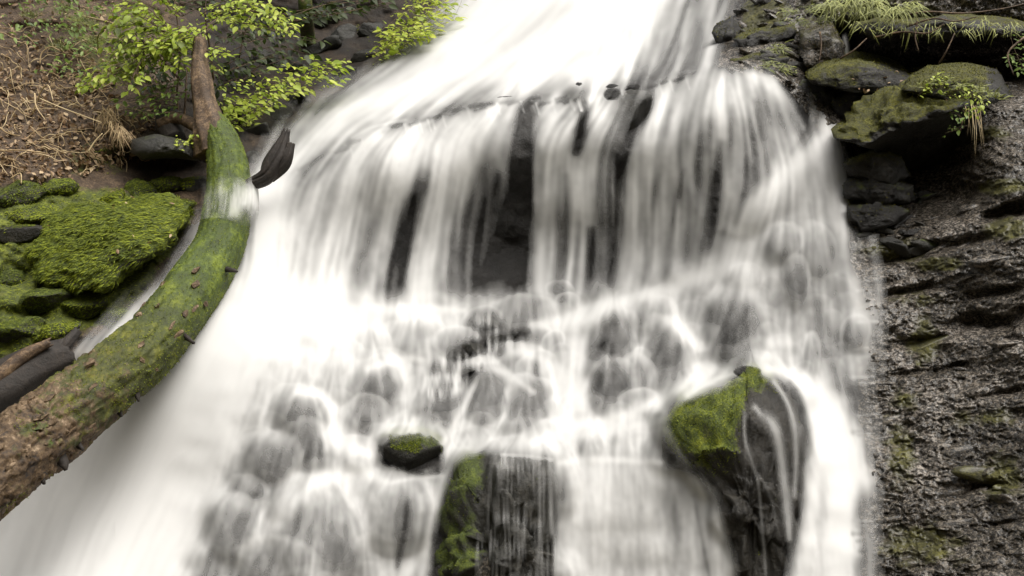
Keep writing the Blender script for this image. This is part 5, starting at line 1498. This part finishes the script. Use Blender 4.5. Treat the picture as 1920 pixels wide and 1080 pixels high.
# twigs and dead stems
cnt = 0
while cnt < 170:
    x, y = gr.uniform(-10, 300), gr.uniform(60, 335)
    if not in_litter(x, y): continue
    p, n = bank_hit(x, y)
    L_ = gr.uniform(.07, .24); ang = gr.choice([gr.normal(-.6, .35), gr.normal(.5, .5), gr.uniform(-1.5, 1.5)])
    d = np.array([math.cos(ang), gr.normal() * .15, math.sin(ang)]); d = d - (d @ n) * n * .8
    side = np.cross(d, n); bow = gr.normal() * .35
    pts = []
    for t in np.linspace(-.5, .5, 6):
        q_ = p + d * L_ * t + side * bow * L_ * (t * t - .1) + n * (.022 + .03 * (1 - 4 * t * t) * gr.random())
        pts.append(q_.tolist())
    r0 = gr.uniform(.0018, .0046)
    o = wire("dry_twig", pts, r0, r0 * .5, "straw", None, 5, 3)
    tag(o, "thin pale dry stem lying across the brown litter", "twig", "dry stems in the litter")
    cnt += 1
for pts, lab in [([(60,215,6.2),(75,175,6.15),(90,160,6.1),(100,190,6.08)], "pale stem bent into a hook over the litter"), ([(75,185,6.15),(110,200,6.1),(150,215,6.05),(190,230,6.05)], "long straight pale stick sloping down the litter"),
                 ([(65,175,6.1),(68,200,6.05),(85,225,6.0)], "curved pale stem beside the hooked one"), ([(75,120,6.3),(78,100,6.3),(95,88,6.3),(112,95,6.3)], "grey hoop of root high on the bank"),
                 ([(0,240,6.0),(15,250,5.98),(38,255,5.97)], "thick pale stick at the edge of the litter"), ([(0,283,5.9),(40,282,5.9),(90,288,5.9)], "pale stick lying level at the foot of the litter"),
                 ([(155,30,6.7),(200,40,6.6),(235,50,6.5)], "straight brown twig above the bright shrub"), ([(185,95,6.3),(183,70,6.25),(195,55,6.2),(205,50,6.2)], "green stem arching up into the shrub"),
                 ([(165,285,5.95),(178,265,5.95),(192,250,5.95)], "olive stem slanting up from the mossy edge"), ([(20,335,5.8),(38,325,5.8),(40,345,5.78)], "small hoop of dry stem above the mossy boulder")]:
    o = wire("bent_stem", [list(P(*q_)) for q_ in pts], .0045, .003, "straw" if "green" not in lab else "greenstem", None, 7, 6)
    tag(o, lab, "twig")
# straw-like clump hanging beside the shrub foot
def hang(name, label, spots, mat, cat="grass", base=None, n=120, ln=(.1, .2), droop=(0, 0, -1), wd=.004, spread=.6, seed=1):
    r = np.random.default_rng(seed)
    root = empty(name, pv(*spots[0]), label, cat)
    Pn, D, L_ = [], [], []
    for k in range(n):
        x, y, Y = spots[r.integers(len(spots))]
        Pn.append(P(x + r.normal() * 9, y + r.normal() * 4, Y + r.normal() * .02))
        d = np.array(droop) + r.normal(size=3) * spread * np.array([1, .5, .4]); D.append(d / np.linalg.norm(d)); L_.append(r.uniform(*ln))
    Pn, D, L_ = np.array(Pn), np.array(D), np.array(L_)
    Nn = np.tile(np.array([0, -.9, .4]), (n, 1))
    blades("blades", Pn, D, Nn, L_, np.full(n, wd), mat, root, curl=.15)
    return root
hang("dry_grass", "tuft of straw coloured grass hanging beside the undergrowth", [(200,215,6.2),(215,235,6.15),(230,245,6.12),(210,205,6.2)], "straw", n=110, ln=(.06, .16), droop=(.25, -.3, -.8), wd=.005, spread=.35, seed=2)
hang("grass_tuft", "mop of pale hanging grass above the dark hollow", [(1560,5,6.1),(1590,10,6.08),(1620,15,6.05),(1650,18,6.02),(1680,15,6.0),(1710,10,6.0),(1640,0,6.05),(1600,-5,6.05)], "greenstem", n=420, ln=(.05, .16), droop=(-.1, -.5, -.7), wd=.006, spread=.55, seed=3)
hang("grass_tuft", "short yellow green tufts along the ledges right of the upper falls", [(1480,20,6.3),(1500,40,6.25),(1530,15,6.2),(1460,90,6.2),(1440,120,6.1),(1470,130,6.1),(1550,35,6.15)], "greenstem", n=380, ln=(.02, .07), droop=(-.1, -.5, -.3), wd=.006, spread=.8, seed=4)
hang("grass_tuft", "ragged fringe of dry grass and rootlets along the roof of the hollow", [(x_, 48 + 8 * math.sin(x_), 6.0) for x_ in range(1600, 1930, 14)], "greenstem", n=170, ln=(.03, .12), droop=(-.1, -.3, -.8), wd=.004, spread=.6, seed=8)
hang("grass_tuft", "leafy green tufts on top of the flat mossy slabs", [(1740,160,5.5),(1770,152,5.48),(1800,160,5.45),(1840,170,5.42),(1860,180,5.42),(1720,168,5.55)], "greenstem", n=260, ln=(.02, .06), droop=(-.1, -.5, .3), wd=.006, spread=.9, seed=9)
hang("hanging_roots", "fine pale roots dangling from the pale edged slab", [(1828,195,5.38),(1836,200,5.38),(1822,200,5.38)], "straw", "roots", n=9, ln=(.14, .26), droop=(.05, -.1, -1), wd=.003, spread=.1, seed=5)
hang("grass_tuft", "short grass fringing the shrub foot on the litter slope", [(120,20,6.8),(160,40,6.7),(180,80,6.5),(140,60,6.6),(110,90,6.5),(60,30,6.7)], "greenstem", n=420, ln=(.03, .1), droop=(-.1, -.4, .4), wd=.004, spread=.8, seed=6)
for pts, lab in [([(1690,30,6.0),(1740,22,5.95),(1800,25,5.92),(1870,18,5.9),(1930,5,5.9)], "thin brown root running along the roof of the hollow"), ([(1700,50,6.0),(1750,35,5.95),(1790,40,5.93),(1830,32,5.92)], "second pale root below the first on the hollow roof"),
                 ([(1640,70,6.0),(1690,60,5.98),(1740,62,5.96),(1770,45,5.94)], "knotted root at the left of the hollow roof"), ([(1720,40,5.98),(1716,70,5.97),(1722,95,5.97)], "short root hanging into the dark hollow"),
                 ([(1537,60,6.1),(1540,85,6.08),(1536,115,6.06)], "black stem crossing the pale jointed rock"), ([(1575,110,6.0),(1600,95,5.95),(1625,72,5.95)], "thin dark twig in front of the trickle"),
                 ([(1920,70,5.6),(1890,100,5.6),(1900,140,5.58)], "bent twig at the right end of the hollow"), ([(1760,120,6.0),(1775,95,5.95),(1790,62,5.95)], "dark leaning twig inside the hollow")]:
    o = wire("root_strand" if "root" in lab else "bent_stem", [list(P(*q_)) for q_ in pts], .006, .003, "deadwood", None, 7, 6)
    tag(o, lab, "root" if "root" in lab else "twig")
# leaves lying on the mossy slab
for k in range(26):
    x, y = gr.uniform(1590, 1700), gr.uniform(136, 172)
    o = link_mesh("fallen_leaf", DRY[k % 4])
    o.matrix_basis = frame_m(pv(x, y, 5.88 + gr.normal() * .01), gr.normal(size=3), np.array([0, -.6, .8]) + gr.normal(size=3) * .3, gr.uniform(.018, .032))
    tag(o, "brown leaf lying on the moss of the flat slab", "leaf", "leaves on the mossy slab")
# the tree whose crown hangs over the upper bank, above the picture
def canopy():
    root = empty("tree", pv(577, 75, 7.6), "leafy tree standing on the dark upper bank, its crown overhead", "tree")
    top = P(572, -190, 8.0)
    C = np.array([P(579, 90, float(terr_Y(579, 90)) + .03), P(577, 66, float(terr_Y(577, 80)) - .06), P(573, 20, 7.7), P(570, -60, 7.75), top, top + np.array([-.1, .0, 1.5]), top + np.array([-.2, -.2, 2.6])])
    tk = wire("trunk", C.tolist(), .062, .035, "log", root, 12, 8)
    at = tk.data.attributes.new("moss", 'FLOAT', 'POINT'); at.data.foreach_set("value", np.full(len(tk.data.vertices), .55, np.float32))
    C = C[3:]
    r = np.random.default_rng(3)
    mats = []
    ctrs = [(C[2] + np.array([r.normal() * 1.3, r.normal() * .9 - .3, r.uniform(-.3, 1.2)])) for _ in range(34)]
    for c in ctrs:
        if to_px(c[None])[1][0] > -190: c[2] += 0.8
        for _ in range(120):
            mats.append(frame_m(Vector((c + r.normal(size=3) * np.array([.3, .3, .16])).tolist()), r.normal(size=3), np.array([0, 0, 1]) + r.normal(size=3) * .5, r.uniform(.06, .11)))
    mats = [M for M in mats if to_px(np.array(M.translation)[None])[1][0] < -70]
    join_leaves("crown", LEAF2, mats, root, "leaf2")
canopy()

def leaves_on(o, n, label, group, seed, size=(.016, .034)):
    p, nn, r, mm = sample(o, n * 3, seed, lambda P_, N_, M_: N_[:, 2] > -.1)
    for k in range(min(n, len(p))):
        q = link_mesh("fallen_leaf", DRY[k % 4])
        q.matrix_basis = frame_m(Vector((p[k] + nn[k] * .012).tolist()), r.normal(size=3), nn[k] + r.normal(size=3) * .35, r.uniform(*size))
        tag(q, label, "leaf", group)
leaves_on(bpy.data.objects["moss_mound"], 34, "brown dead leaf caught on the mound of streaming moss", "leaves on the moss mound", 61)
leaves_on(bpy.data.objects["overhanging_boulder"], 22, "dead leaf resting on the big overhanging boulder", "leaves on the overhanging boulder", 62)
